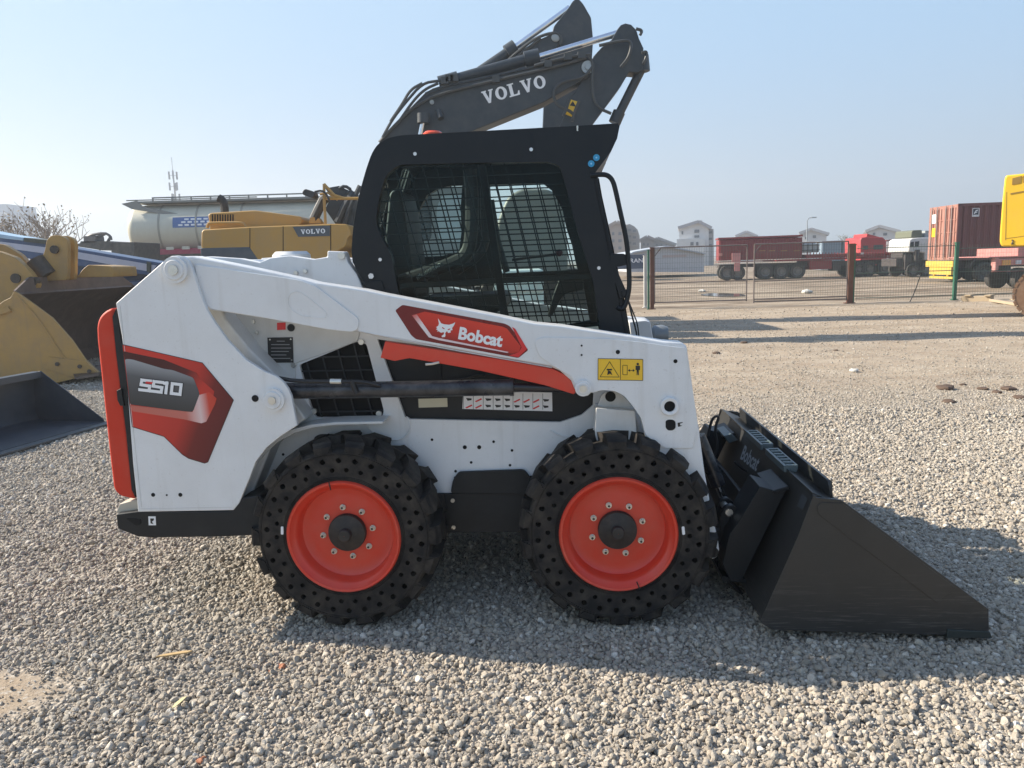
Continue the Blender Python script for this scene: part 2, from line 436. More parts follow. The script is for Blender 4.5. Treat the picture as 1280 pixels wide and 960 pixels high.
for X, rot in ((XL[0], 40), (XR[0], 95)):
    w = copy_tree(w1, SK); w.location = (X, .76, WZ); w.rotation_euler = (0, R(rot), R(180))
for X in (XL[0], XR[0]):
    a = MB(); a.cyl((X, -.66, WZ), (X, -.46, WZ), .07); a.build('axle_housing', BLACKP, SK)
    a = MB(); a.cyl((X, .66, WZ), (X, .46, WZ), .07); a.build('axle_housing', BLACKP, SK)
# ---- tower plates (rear uprights)
tw = [(144.6, 379), (204, 327), (209, 322.5), (214.5, 320), (221, 319.5), (229, 320.5), (235, 325), (239.5, 334), (244, 347), (250, 366), (258.5, 387), (269, 404), (285, 426), (308, 450), (330, 464), (345, 470), (354, 477.5), (360, 486), (364, 495), (366.5, 508), (371.5, 532),
      (350, 546), (333, 560), (320, 577), (312, 598), (306, 612), (299, 629), (291.5, 638), (172.5, 640), (166, 580), (160, 500), (152, 420)]
TW = T(tw, YT)
m_ = MB(); m_.both(TW, YT, YT+.022); m_.build('rear_upright', WHITE, SK, bevel=.004)
# rear body core between uprights
core = T([(149, 384), (208, 330), (250, 352), (268, 400), (300, 440), (330, 470), (372, 530), (330, 560), (300, 636), (178, 640)], YT)
m_ = MB(); m_.prism(core, YT+.1, -YT-.1); m_.build('engine_housing', GREYW, SK, bevel=.01)
# top pivot & lower pivot washers
def pivot(px, py, y, r1, r2, name='pivot_pin'):
    c = P3(px, py, y); g = MB()
    g.lathe([(.001, -.028), (r2, -.028), (r2, -.022)], (c.x, y, c.z), n=28); g.build(name+'_head', STEEL, SK, smooth=30)
    g = MB(); g.lathe([(r2, -.022), (r1*.72, -.022), (r1*.80, -.016), (r1, -.016), (r1, .002)], (c.x, y, c.z), n=36); g.build(name, WHITE, SK, smooth=30)
pivot(220, 337.5, YT, .052, .020); pivot(342.5, 499.5, YT, .047, .016)
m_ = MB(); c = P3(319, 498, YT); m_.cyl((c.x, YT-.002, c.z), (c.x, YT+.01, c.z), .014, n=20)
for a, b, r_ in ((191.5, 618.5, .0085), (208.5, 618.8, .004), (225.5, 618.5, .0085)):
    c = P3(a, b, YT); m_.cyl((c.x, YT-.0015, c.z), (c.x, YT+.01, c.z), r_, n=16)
m_.build('bolt_hole_disc', VOIDM, SK)  # dark discs on the plate paint the shade inside bolt holes
# ---- tailgate
tg = T([(143, 384), (170.5, 624), (150, 619.5), (143, 611), (138, 570), (129.5, 490), (122.5, 425), (121.5, 408), (125, 396), (133, 388)], YT+.03)
m_ = MB(); m_.prism(rnd(tg, .02, 3, only=[2, 3, 7, 8, 9]), YT+.02, -YT-.02); m_.build('tailgate', mat('tailgate_red_paint', (.58, .045, .02), .6, var=.06, dust=.12, dustcol=(.5, .25, .18), spec=.25), SK, bevel=.016, seg=4)
ta = Vector(T([(130, 420)], YT+.03)[0]); tb = Vector(T([(146, 600)], YT+.03)[0]); du = (tb-ta).normalized(); nx_ = Vector((du.y, -du.x)); nx_ = nx_ if nx_.x < 0 else -nx_
g = MB()
A_ = [ta, tb, tb-nx_*.02, ta-nx_*.02]; off = nx_*.016+Vector((-.012, 0))
A_ = [ta+off, tb+off, tb-nx_*.01, ta-nx_*.01]; g.prism([tuple(p) for p in A_], -.58, .58)
for i in range(14):
    p = ta.lerp(tb, (i+.5)/14)+off; q = p+nx_*.012; g.prism([(p.x, p.y-.012), (q.x, q.y), (p.x, p.y+.012)], -.55, .55)
g.build('tailgate_grille', BLACKP, SK)  # unseen louvre of this model, added to cut red bounce onto the gravel
sl = T([(141, 396), (145.5, 386), (156, 450), (165, 560), (170, 622), (165, 612), (158, 540), (146, 445)], YT+.016)
m_ = MB(); m_.both(sl, YT+.013, YT+.03); m_.build('tailgate_seal', BLACKP, SK)
la = T([(146.5, 488), (152.5, 485), (154.5, 500), (156, 507), (151, 507), (147.5, 500)], YT+.01)
m_ = MB(); m_.both(la, YT+.004, YT+.02); m_.build('tailgate_latch', BLACKP, SK, bevel=.002)
# ---- rear bumper / chassis rail
bp = T([(144.6, 642.5), (173, 638.5), (290, 638.5), (302, 622), (325, 619), (345, 640), (345, 668), (283, 671), (188, 672.5), (172, 671), (147, 661)], YT+.004)
m_ = MB(); m_.prism(bp, YT+.002, -YT-.002); m_.build('rear_bumper', BLACKP, SK, bevel=.008)
st = T([(144.5, 641), (149, 630), (171, 624), (176, 640)], YT+.03)
m_ = MB(); m_.prism(st, YT+.03, -YT-.03); m_.build('bumper_step', mat('primer_beige', (.5, .45, .36), .5), SK, bevel=.004)
m_ = MB(); m_.poly3([T(rnd([(157, 648), (176, 649), (176, 656), (170, 657)], 2, 3), YT)], (0, YT-.0005, 0), (1, 0, 0), (0, 0, 1), (0, .004, 0)); m_.build('tie_down_slot_patch', VOIDM, SK)  # slot drawn as a near-black patch, its shade painted on
m_ = MB(); m_.prism(T([(185.5, 645.5), (194.5, 645.5), (195, 656.5), (186, 656.5)], YT), YT-.001, YT+.001); m_.build('hook_label', WHITEINK, SK, smooth=0)
m_ = MB(); m_.prism(T([(188, 648), (192.5, 648), (192.5, 650), (190, 652), (192, 655), (188.5, 654)], YT), YT-.0018, YT-.0008); m_.build('hook_symbol', BLACKINK, SK, smooth=0)
# ---- lower body side with two openings
body = T([(250, 352), (300, 380), (420, 395), (480, 400), (700, 440), (800, 470), (812, 500), (812, 560), (800, 640), (640, 620), (562, 618), (515, 618), (452, 640), (300, 640),
          (306, 612), (313, 592), (324, 572), (338, 556), (356, 543), (371, 534), (330, 470), (280, 430)], YB)
hole1 = T(rnd([(374, 456), (446, 427), (458, 430), (480, 514), (477, 522), (394, 522), (388, 508)], 3, 2), YB)
hole2 = T([(471.5, 424), (506, 521), (512, 524), (700, 528), (727, 519), (741, 507), (742, 492), (700, 462), (560, 436)], YB)
m_ = MB(); m_.prism(body, YB, YB+.02, [hole1, hole2]); m_.side = 1; m_.prism(body, -YB-.02, -YB); m_.build('body_side', WHITE, SK)
bt = T([(300, 440), (471, 410), (640, 440), (760, 480), (800, 520), (800, 560), (560, 560), (300, 560)], YB+.08)
m_ = MB(); m_.prism(bt, YB+.06, -YB-.03); m_.build('chassis', BLACKP, SK)
# wheel arch lip over the rear wheel + inner arch
ar = [(300, 616), (307, 597), (316, 579), (330, 560), (346, 547), (366, 536), (390, 529.5), (420, 526.5), (480, 525.5), (480, 528.5), (422, 530), (394, 533), (370, 540), (350, 551), (334, 565), (321, 582), (312, 600), (305, 618)]
m_ = MB(); m_.prism(T(ar, YB-.11), YB-.13, YB); m_.build('wheel_arch', GREYW, SK, bevel=.002)
m_ = MB(); m_.prism(T(rnd([(393, 546), (400, 542.5), (448, 542.5), (456, 548), (460, 556), (392, 556)], 3, 3), YB), YB-.003, YB+.004); m_.build('arch_vent', BLACKP, SK)
# belly: black skid panel between wheels
m_ = MB(); m_.prism(T(rnd([(563, 617), (566, 600), (573, 590), (655, 587), (663, 597), (668, 618)], 4, 3), YB-.02), YB-.02, YB-.004); m_.build('step_guard', BLACKP, SK, bevel=.003)
m_ = MB(); m_.prism(T([(300, 618), (562, 618.5), (668, 617), (850, 617), (850, 664), (560, 668), (300, 668)], YB-.03), YB-.012, -YB+.012); m_.build('belly_plate', BLACKP, SK, bevel=.004)
m_ = MB()
for a, b in ((566, 625.5), (567, 659)): c = P3(a, b, YB-.012); m_.cyl((c.x, YB-.018, c.z), (c.x, YB, c.z), .009, n=12)
m_.build('belly_bolt', STEEL, SK)
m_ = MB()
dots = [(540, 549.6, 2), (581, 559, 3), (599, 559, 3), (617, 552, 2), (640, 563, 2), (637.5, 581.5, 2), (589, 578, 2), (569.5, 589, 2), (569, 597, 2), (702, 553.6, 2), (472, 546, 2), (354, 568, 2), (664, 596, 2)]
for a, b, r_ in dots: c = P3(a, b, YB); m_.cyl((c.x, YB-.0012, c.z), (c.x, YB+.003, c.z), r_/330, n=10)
m_.build('body_hole_disc', VOIDM, SK)  # thin black discs in place of shaded drillings
m_ = MB(); m_.tube([P3(a, b, YB-.004) for a, b in ((455, 528), (470, 545), (490, 551), (505, 548), (513, 538), (512, 524), (508, 521))], .0035, 6, 2)
m_.tube([P3(a, b, YB-.004) for a, b in ((688, 538), (700, 545), (725, 548), (740, 552))], .003, 6, 2); m_.build('body_weld_seam', WHITE, SK)
# inner upper body plate that carries the data plate
up = T([(262, 386), (420, 400), (450, 412), (449, 420), (446, 427), (420, 437), (370, 454), (369, 470), (371, 500), (355, 480), (330, 466), (300, 442), (275, 412)], YB-.006)
m_ = MB(); m_.prism(up, YB-.006, YB+.012); m_.build('upper_side_plate', GREYW, SK, bevel=.003)
m_ = MB(); m_.prism(T([(334.6, 422), (366, 421.5), (367, 453), (336, 453.5)], YB-.006), YB-.010, YB-.005); m_.build('data_plate', BLACKINK, SK, smooth=0)
m_ = MB()
for i, (a, b) in enumerate(((346, 356), (339, 362), (339, 364), (339, 361), (339, 358), (339, 363))):
    y = 426+i*4.3; m_.prism(T([(a, y), (b, y), (b, y+.9), (a, y+.9)], YB-.01), YB-.0108, YB-.0095)
m_.build('data_plate_print', mat('grey_print', (.3, .3, .3), .5), SK, smooth=0)
m_ = MB()
for a, b in ((337.5, 424.5), (363.5, 424), (338.5, 450.5), (364.5, 450)): c = P3(a, b, YB-.01); m_.cyl((c.x, YB-.012, c.z), (c.x, YB-.009, c.z), .0035, n=8)
m_.build('rivet', STEEL, SK)
m_ = MB(); m_.prism(T([(346.5, 403.5), (357, 403), (357, 412), (346.5, 412.5)], YB-.006), YB-.0085, YB-.0055); m_.build('fuse_label', REDINK, SK, smooth=0)
c = P3(364, 409.6, YB-.006)
m_ = MB(); m_.lathe([(.007, -.004), (.016, -.004), (.016, .002)], (c.x, YB-.006, c.z), n=20); m_.cyl((c.x, YB-.0065, c.z), (c.x, YB, c.z), .0155, n=20); m_.build('lock_button', BLACKP, SK)
m_ = MB()
for a, b in ((317, 402), (321, 415.5), (328, 470)): c = P3(a, b, YB-.006); m_.cyl((c.x, YB-.016, c.z), (c.x, YB, c.z), .009, n=6)
m_.build('side_bolt', STEEL, SK)
# radiator grille in hole 1
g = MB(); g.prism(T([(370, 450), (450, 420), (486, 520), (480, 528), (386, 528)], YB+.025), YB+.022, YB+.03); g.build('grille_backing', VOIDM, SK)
g = MB(); hp = T([(374, 456), (446, 427), (458, 430), (480, 514), (477, 522), (394, 522), (388, 508)], YB+.012); grid(g, hp, .075, .06, .006, YB+.014, -.2, .01)
g.build('side_grille', mat('grille_black', (.02, .022, .025), .5), SK, smooth=0)
g = MB()
for (a, b) in ((451.5, 427.5), (366.5, 456.5), (392.5, 514), (473.5, 517)): c = P3(a, b, YB-.008); g.cyl((c.x, YB-.012, c.z), (c.x, YB, c.z), .012, n=14)
g.build('grille_bolt', STEEL, SK)
# recess in hole 2
g = MB(); g.prism(T([(465, 420), (742, 470), (760, 510), (700, 535), (500, 530)], YB+.03), YB+.028, YB+.036); g.build('side_recess', BLACKP, SK)
g = MB()
for x in (549, 640): c0, c1 = P3(x, 440, YB+.02), P3(x+2, 478, YB+.02); g.box(c0.x-.004, YB+.018, c1.z, c0.x+.004, YB+.03, c0.z)
g.tube([P3(a, b, YB+.015) for a, b in ((560, 476), (580, 474), (596, 469), (606, 470))], .006, 6, 1)
g.build('recess_rib', BLACKP, SK)
m_ = MB(); m_.prism(T([(523, 498.5), (559, 497.5), (559.5, 508.5), (523.5, 509.5)], YB+.028), YB+.026, YB+.028); m_.build('cream_label', mat('cream_label', (.62, .58, .42), .5), SK, smooth=0)
m_ = MB(); m_.prism(T([(579, 492), (690, 489), (690.5, 514), (578, 511)], YB+.028), YB+.026, YB+.0275); m_.build('service_chart', WHITEINK, SK, smooth=0)
m_ = MB(); m2 = MB()
for i in range(9):
    for j in range(2):
        x = 581.5+i*12.0; y = 496.5+j*8+i*.15; random.seed(i*3+j)
        a = random.choice((0, 1, 2))
        tgt = m2 if a == 0 else m_
        tgt.prism(T([(x+1, y+1), (x+7+a, y+1.5), (x+8, y+3.6), (x+3, y+4.4)] if a else [(x, y+5), (x+8, y+1), (x+9, y+2.6), (x+2, y+6)], YB+.026), YB+.0252, YB+.026)
    x = 579+i*12.4; m_.prism(T([(x, 491.8), (x+.5, 491.8), (x+.5, 512), (x, 512)], YB+.026), YB+.0254, YB+.026)
n0 = len(m_.v); m_.v += m2.v; m_.f += [[i+n0 for i in f] for f in m2.f]; m_.mi += [1]*len(m2.f); m_.sd += [0]*len(m2.f); m_.build('service_chart_print', [BLACKINK, REDINK], SK, smooth=0)
# ---- hood / upper rear body seen above the arm
hd = T([(240, 322), (262, 320.5), (300, 323), (324, 328), (338, 322), (362, 319.5), (392, 324), (409, 321), (409, 313.6), (431, 314.4), (435, 327.5), (446, 342.5), (454, 361), (440, 420), (280, 420), (240, 360)], -.42)
m_ = MB(); m_.both(hd, -.42, -.36); m_.build('upper_body_plate', WHITE, SK, bevel=.006)
m_ = MB(); m_.prism(T([(225, 345), (262, 330), (330, 334), (400, 330), (440, 350), (440, 420), (280, 420)], -.36), -.37, .37); m_.build('hood', WHITE, SK, bevel=.02)
m_ = MB()
for a, b, r_ in ((370.5, 341, .009), (382, 339, .009), (427.5, 319.5, .016)): c = P3(a, b, -.42); m_.cyl((c.x, -.432, c.z), (c.x, -.41, c.z), r_, n=10)
m_.build('hood_bolt', STEEL, SK)
c = P3(352, 324, -.33); m_ = MB(); m_.lathe([(.001, .045), (.07, .045), (.085, .03), (.09, -.02)], (c.x, -.2, c.z-.01), 'z', 28); m_.build('filler_cap', WHITE, SK)
# ---- loader arms (near and far)
arm = [(222, 320.5), (240, 320), (300, 332), (375, 348), (394, 353), (455, 362), (480, 367.5), (530, 377), (570, 384.6), (620, 394), (668, 404), (700, 407), (740, 413), (787, 420), (830, 427), (852, 428.5), (858.5, 432), (864, 470), (869.5, 508), (874, 537), (881, 590), (890, 640), (898, 676), (899.5, 688), (897, 697), (891, 700), (885, 697), (878, 690),
       (858, 640), (840, 600), (815, 565), (806.5, 545), (800.8, 522), (791.6, 508.3), (780, 495), (768.7, 489.5), (752.7, 488), (739, 491.5), (735, 495), (730, 496), (724, 493), (718, 486), (714, 476), (700, 464), (688, 458.5), (640, 450), (550, 434), (494, 424), (470, 420), (448, 415), (412, 412.5), (337.5, 398.7), (262.5, 387.5), (240, 372), (210, 350), (204, 338), (209, 326)]
m_ = MB(); m_.both(T(arm, YA), YA, YA+.10); m_.build('loader_arm', WHITE, SK, bevel=.010, seg=3)
# doubler plates
m_ = MB(); m_.both(T(rnd([(244, 330), (375, 350), (395, 357), (412, 370), (449, 398), (448, 412), (440, 415), (412, 412), (338, 398.5), (262.5, 386), (250, 366)], 5, 3), YA), YA-.008, YA+.001); m_.build('arm_doubler', WHITE, SK, bevel=.003)
m_ = MB(); m_.both(T(rnd([(668, 428), (672, 423), (680, 421.5), (760, 423), (800, 427), (840, 433), (857, 434), (866, 490), (872, 530), (866, 560), (830, 560), (807, 544), (800.8, 522), (791.6, 508.3), (780, 494.5), (768.7, 488.8), (752.7, 487.4), (739, 491), (720, 484), (714, 470), (694, 459), (674, 445)], 3, 2), YA), YA-.006, YA+.001); m_.build('arm_doubler', WHITE, SK, bevel=.002)
sl = circ(0, 0, 1, 24)
m_ = MB(); q = T([(375, 377)], YA)[0]
slot = T([(361, 372), (364, 367), (371, 364), (378, 366), (390, 375), (405, 387), (409, 392), (407, 397), (398, 397), (378, 395), (366, 388), (361, 380)], YA)
for i in range(len(slot)): a, b = slot[i], slot[(i+1) % len(slot)]; m_.cyl((a[0], YA-.008, a[1]), (b[0], YA-.008, b[1]), .0022, n=6)
m_.build('arm_weld_seam', WHITE, SK)
for pl in ([(448, 416), (550, 437), (640, 453), (690, 462)], [(262, 389), (338, 400.5), (412, 414.5)]):
    g = MB(); g.tube([P3(a, b-2.5, YA-.0005) for a, b in pl], .0016, 5); g.build('arm_weld_seam', WHITE, SK)
g = MB(); g.tube([P3(a, b, YT-.0005) for a, b in ((176, 636), (290, 634))], .0012, 4); g.tube([P3(a, b, YT-.0005) for a, b in ((150, 381), (177, 634))], .0012, 4); g.build('panel_seam', GREYW, SK)
# cross member between arms at the front and back
c = P3(851, 690, YA)
for px, py, r_ in ((222, 338, .045), (868, 600, .06)):
    c = P3(px, py, YA); m_ = MB(); m_.cyl((c.x, YA+.09, c.z), (c.x, -YA-.09, c.z), r_, n=20); m_.build('arm_cross_tube', WHITE if px < 300 else BLACKP, SK)
# boss, dark discs for holes
c = P3(836.3, 507, YA); m_ = MB(); m_.lathe([(.022, .01), (.022, -.022), (.026, -.024), (.034, -.024), (.037, -.02), (.037, .0)], (c.x, YA, c.z), n=32); m_.build('arm_boss', WHITE, SK)
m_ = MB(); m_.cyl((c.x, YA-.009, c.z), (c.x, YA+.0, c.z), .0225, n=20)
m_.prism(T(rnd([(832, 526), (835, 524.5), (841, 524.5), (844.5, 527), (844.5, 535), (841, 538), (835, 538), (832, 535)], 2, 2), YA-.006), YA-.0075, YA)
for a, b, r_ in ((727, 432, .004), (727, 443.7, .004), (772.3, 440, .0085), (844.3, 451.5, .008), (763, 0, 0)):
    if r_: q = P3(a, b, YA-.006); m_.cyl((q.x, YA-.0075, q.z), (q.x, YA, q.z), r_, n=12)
m_.build('arm_hole_disc', VOIDM, SK)  # bore and openings painted as thin black discs, not cut
pivot(728.8, 484.7, YA-.004, .032, .014, 'cylinder_pin')
c = P3(891, 690.5, YA); m_ = MB(); m_.lathe([(.012, -.004), (.022, -.004), (.024, .001)], (c.x, YA, c.z), n=24); m_.cyl((c.x, YA-.006, c.z), (c.x, YA+.1, c.z), .013, n=16); m_.build('tip_pin', BLACKP, SK)
m_ = MB(); m_.prism(T([(847, 528.5), (853, 527.5), (853.5, 528.3), (850, 529.5), (850, 531.5), (853, 532), (850, 533), (847.5, 533.5)], YA-.006), YA-.0072, YA-.006); m_.build('inspection_mark', BLACKINK, SK, smooth=0)
# front bracket behind arm
fb = T(rnd([(741, 540), (746, 510), (748, 503), (752, 493), (758, 489), (768, 488), (776, 492), (785, 500), (792, 512), (802, 545), (806, 600), (745, 600)], 2, 2), YB-.08)
m_ = MB(); m_.both(fb, YB-.09, YB-.07); m_.build('front_bracket', GREYW, SK, bevel=.003)
m_ = MB(); m_.both(T([(745, 510), (794, 513.5), (801, 600), (741, 600)], YB-.14), YB-.14, YB-.02); m_.build('front_bracket_box', GREYW, SK, bevel=.004)
c = P3(763, 495.7, YB-.09); m_ = MB(); m_.cyl((c.x, YB-.092, c.z), (c.x, YB-.06, c.z), .0215, n=20); m_.build('bracket_hole_disc', VOIDM, SK)  # black plug painting the shade of the bore
# ---- red step cover under the arm
rc = T([(482, 426.5), (558, 438.5), (640, 451), (692, 461), (708, 469), (716, 478), (720, 490), (717, 492.5), (680, 481), (600, 463), (530, 450.5), (512, 447.5), (494, 451), (476, 447)], YA+.02)
m_ = MB(); m_.both(rc, YA+.012, YA+.055); m_.build('arm_guard', RED, SK, bevel=.003)
m_ = MB(); m_.tube([P3(a, b, YA+.008) for a, b in ((532, 455.5), (540, 455), (549, 453))], .005, 6); m_.build('guard_lever', STEEL, SK)
# ---- lift cylinder
m_ = MB(); a, b = P3(344, 489, YA+.05), P3(641, 484, YA+.05)
for sgn in (1, -1):
    y = sgn*(YA+.05); m_.side = int(sgn < 0)
    m_.cyl((a.x, y, a.z), (b.x, y, b.z), .0335, n=24); m_.cyl((b.x-.012, y, b.z), (b.x+.004, y, b.z), .036, n=24)
m_.build('lift_cylinder', mat('gloss_black_cylinder', (.015, .016, .02), .28, dust=.25, dustcol=(.3, .3, .3), scale=5), SK)
m_ = MB(); c = P3(728.8, 485.5, YA+.05)
for sgn in (1, -1): m_.side = int(sgn < 0); m_.cyl((b.x, sgn*(YA+.05), b.z), (c.x, sgn*(YA+.05), c.z), .019, n=18)
m_.build('lift_cylinder_rod', mat('rod_black', (.02, .02, .024), .25), SK)
m_ = MB(); m_.tube([P3(a, b, YA+.01) for a, b in ((322, 464), (345, 472), (370, 476.5), (420, 477), (455, 477), (475, 482))], .0085, 8, 1); m_.tube([P3(a, b, YA+.01) for a, b in ((440, 476), (443, 486), (446, 492))], .012, 8)
m_.build('hydraulic_hose', HOSE, SK)
m_ = MB(); m_.tube([P3(a, b, YA+.01) for a, b in ((413, 476.6), (420, 476.8), (427, 476.8))], .011, 10); m_.build('hose_fitting', STEEL, SK)
# ---- decals
yA = YA-.001
m_ = MB(); m_.prism(T(rnd([(494, 388), (503, 381), (631, 404.5), (637, 407.5), (660.5, 437.5), (648, 447.5), (520, 424), (514, 419)], 2, 2), YA), yA, YA+.001); dc = m_.build('brand_decal', mat('decal_maroon', (.16, .008, .008), .3, var=.05), SK, smooth=0)
ga, gb = P3(520, 390, yA), P3(620, 445, yA)
m_ = MB(); m_.prism(T([(515, 394), (531, 389.5), (629, 408.5), (634, 411), (651, 433), (649, 440), (640, 442), (545, 424.5), (536, 421)], YA), yA-.0006, yA); m_.build('brand_decal_red', grad_mat('decal_red_gradient', [(0, (.68, .045, .02)), (.6, (.55, .03, .015)), (1, (.22, .012, .01))], P3(570, 392, yA), P3(560, 428, yA)), dc, smooth=0)
m_ = MB(); m_.prism(T([(515, 394), (521, 393), (540, 420), (549, 422.5), (636, 440), (634, 441), (548, 425), (536, 421.5)], YA), yA-.0012, yA-.0005)
m_.build('decal_slash', grad_mat('slash', [(0, (.60, .06, .04)), (.45, (.8, .72, .7)), (1, (.75, .6, .6))], P3(515, 394, yA), P3(545, 421, yA)), dc, smooth=0)
m_ = MB(); m_.prism(T([(640, 408.5), (644, 411), (659, 436), (648, 446.5), (636, 444.5), (649, 440), (652, 434)], YA), yA-.0012, yA-.0005); m_.build('decal_tip', REDINK, dc, smooth=0)
m_ = MB(); write(m_, 'Bobcat', P3(572.5, 424, yA), P3(627, 434.2, yA), P3(572, 408, yA).z-P3(572, 424, yA).z, (0, -1, 0), bold=.04); m_.v = [(x, y-.0014, z) for x, y, z in m_.v]; m_.build('lettering', WHITEINK, dc, smooth=0, recalc=False)
def cat(mb, pf, y):
    # head outline, pf maps zoom pixels (480+X/6.4, 370+Y/6.4)
    out = [(432, 178), (458, 218), (480, 226), (520, 230), (548, 222), (570, 210), (560, 236), (545, 256), (548, 272), (532, 276), (534, 292), (512, 296), (505, 280), (490, 296), (492, 314), (488, 328), (466, 330), (460, 320), (476, 308), (482, 296), (474, 288), (462, 294), (448, 290), (440, 282), (424, 284), (432, 272), (416, 268), (428, 256), (416, 250), (434, 238), (440, 220)]
    e1 = [(462, 246), (480, 256), (490, 264), (478, 264), (466, 258)]; e2 = [(508, 266), (532, 258), (528, 268), (512, 274)]
    f = lambda L: T([pf(a, b) for a, b in L], y)
    mb.poly3([f(out), f(e1), f(e2)], (0, y, 0), (1, 0, 0), (0, 0, 1), (0, -.0008, 0))
m_ = MB(); cat(m_, lambda a, b: (480+a/6.4, 370+b/6.4), yA-.0012); m_.build('cat_emblem', WHITEINK, dc, smooth=0)
# model decal on rear upright
yT = YT-.001
m_ = MB(); m_.prism(T([(153, 430.5), (253, 453.5), (292, 500), (260, 577.5), (256, 579), (236, 573), (228, 568), (205, 545.5), (165.5, 533.5)], YT), yT, YT+.001); d2 = m_.build('model_decal', grad_mat('decal2', [(0, (.60, .035, .02)), (.5, (.48, .03, .018)), (.75, (.16, .012, .01)), (1, (.12, .01, .01))], P3(190, 480, yT), P3(280, 520, yT)), SK, smooth=0)
m_ = MB(); ol = T([(153, 430.5), (253, 453.5), (292, 500), (260, 577.5), (256, 579), (236, 573), (228, 568), (205, 545.5), (165.5, 533.5)], YT)
for i in range(len(ol)): a, b = ol[i], ol[(i+1) % len(ol)]; m_.cyl((a[0], yT, a[1]), (b[0], yT, b[1]), .0013, n=5)
m_.build('decal_outline', BLACKINK, d2)
m_ = MB(); m_.prism(T([(154.5, 439), (205, 449.5), (246, 466), (250, 473), (268, 489), (266, 500), (258, 522), (240, 514), (156, 449)], YT), yT-.0006, yT)
m_.build('decal_shade', grad_mat('decal3', [(0, (.06, .005, .005)), (.4, (.10, .01, .01)), (.75, (.55, .035, .02)), (1, (.50, .03, .02))], P3(200, 458, yT), P3(262, 505, yT)), d2, smooth=0)
m_ = MB(); m_.prism(T([(163, 506.5), (241, 515), (248, 494), (262, 490), (271, 498), (269, 505), (258, 527), (252, 529), (230, 524), (166, 514)], YT), yT-.0010, yT-.0004)
m_.build('decal_highlight', grad_mat('decal4', [(0, (.55, .14, .10)), (.55, (.55, .16, .12)), (.7, (.75, .55, .52)), (.8, (.60, .06, .03)), (1, (.50, .03, .015))], P3(165, 510, yT), P3(285, 500, yT)), d2, smooth=0)
m_ = MB(); m_.prism(T(rnd([(156.5, 448.5), (165, 449), (205, 461), (216, 462.5), (242, 472), (250, 492), (241.5, 514.5), (235, 514.5), (163, 505.5)], 3, 3), YT), yT-.0016, yT-.0008)
m_.build('decal_badge', grad_mat('decal5', [(0, (.34, .35, .36)), (.35, (.10, .10, .105)), (1, (.035, .035, .035))], P3(200, 455, yT), P3(196, 510, yT)), d2, smooth=0)
def s510(mb, off, w):
    # strokes in a 4-letter cell, italic
    def seg(pts): 
        for a, b in zip(pts, pts[1:]): st_(a, b)
    bl, br = P3(174.5, 487.5, yT), P3(229.5, 494.0, yT); hh = P3(180, 475.5, yT).z-P3(180, 489, yT).z
    u = (br-bl); 
    def mp(x, z): return Vector((bl.x+u.x*x/4.05+z*hh*.22, 0, bl.z+u.z*x/4.05+z*hh))
    def st_(a, b):
        A, B = mp(*a), mp(*b); d = (B-A).normalized(); n = Vector((-d.z, 0, d.x))*w; e = d*w
        q = [A-e+n, A-e-n, B+e-n, B+e+n]; mb.poly3([[(p.x, p.z) for p in q]], (0, yT-off, 0), (1, 0, 0), (0, 0, 1), (0, -.0007-random.random()*.0002, 0))
    S = [(.95, .95), (.15, .95), (.12, .52), (.92, .48), (.9, .05), (.05, .05)]
    seg([(x, z) for x, z in S]); seg([(x+1.12, z) for x, z in S])
    seg([(2.25, .9), (2.45, .95), (2.45, .05)])
    seg([(2.95, .95), (3.75, .95), (3.75, .05), (2.95, .05), (2.95, .95)])
m_ = MB(); s510(m_, .0018, .0088); m_.build('letter_edging', BLACKINK, d2, smooth=0)
m_ = MB(); s510(m_, .0030, .0062); m_.build('lettering', WHITEINK, d2, smooth=0)
m_ = MB(); m_.prism(T([(183.5, 476.6), (192, 477.4), (190.5, 479.8), (182.5, 479)], YT), yT-.0050, yT-.0042); m_.build('letter_accent', REDINK, d2, smooth=0)
# yellow warning label
yw = YA-.0068
m_ = MB(); m_.prism(T([(747.4, 448), (803.8, 449), (803.8, 475.8), (747.2, 475)], YA-.006), yw, YA-.005); wl = m_.build('warning_label', YELLOWINK, SK, smooth=0)
m_ = MB()
def line(mb, a, b, y, r_=.0011): A, B = P3(*a, y), P3(*b, y); mb.cyl(A, B, r_, n=5)
for a, b in (((750, 471), (774, 471.3)), ((774, 471.3), (762, 452)), ((762, 452), (750, 471)), ((775.5, 448.6), (775.5, 475.2)), ((747.6, 448.2), (803.6, 449.2)), ((803.6, 449.2), (803.6, 475.6)), ((803.6, 475.6), (747.4, 474.9)), ((747.4, 474.9), (747.6, 448.2)),
             ((778.5, 456.5), (784, 456.6)), ((784, 456.6), (784, 468.5)), ((784, 468.5), (778.5, 468.3)), ((778.5, 468.3), (778.5, 456.5)), ((786, 463), (792, 463))): line(m_, a, b, yw-.0003)
for pl in ([(758.5, 461), (765, 461), (765, 463), (758.5, 463)], [(760, 463), (763.5, 464), (765.5, 469), (762.5, 467), (759, 469)], [(785, 463), (787.5, 461.2), (787.5, 464.8)], [(793.5, 463), (791, 461.2), (791, 464.8)],
           [(794.5, 457), (800, 457), (800, 462.5), (798.6, 462.5), (798.6, 469), (797.6, 469), (797.2, 464), (796.8, 469), (795.8, 469), (795.8, 462.5), (794.5, 462.5)]):
    m_.prism(T(pl, yw), yw-.0008, yw)
c = P3(797.2, 455, yw); m_.cyl((c.x, yw-.0008, c.z), (c.x, yw, c.z), .005, n=10)
m_.build('warning_pictogram', BLACKINK, wl, smooth=0)
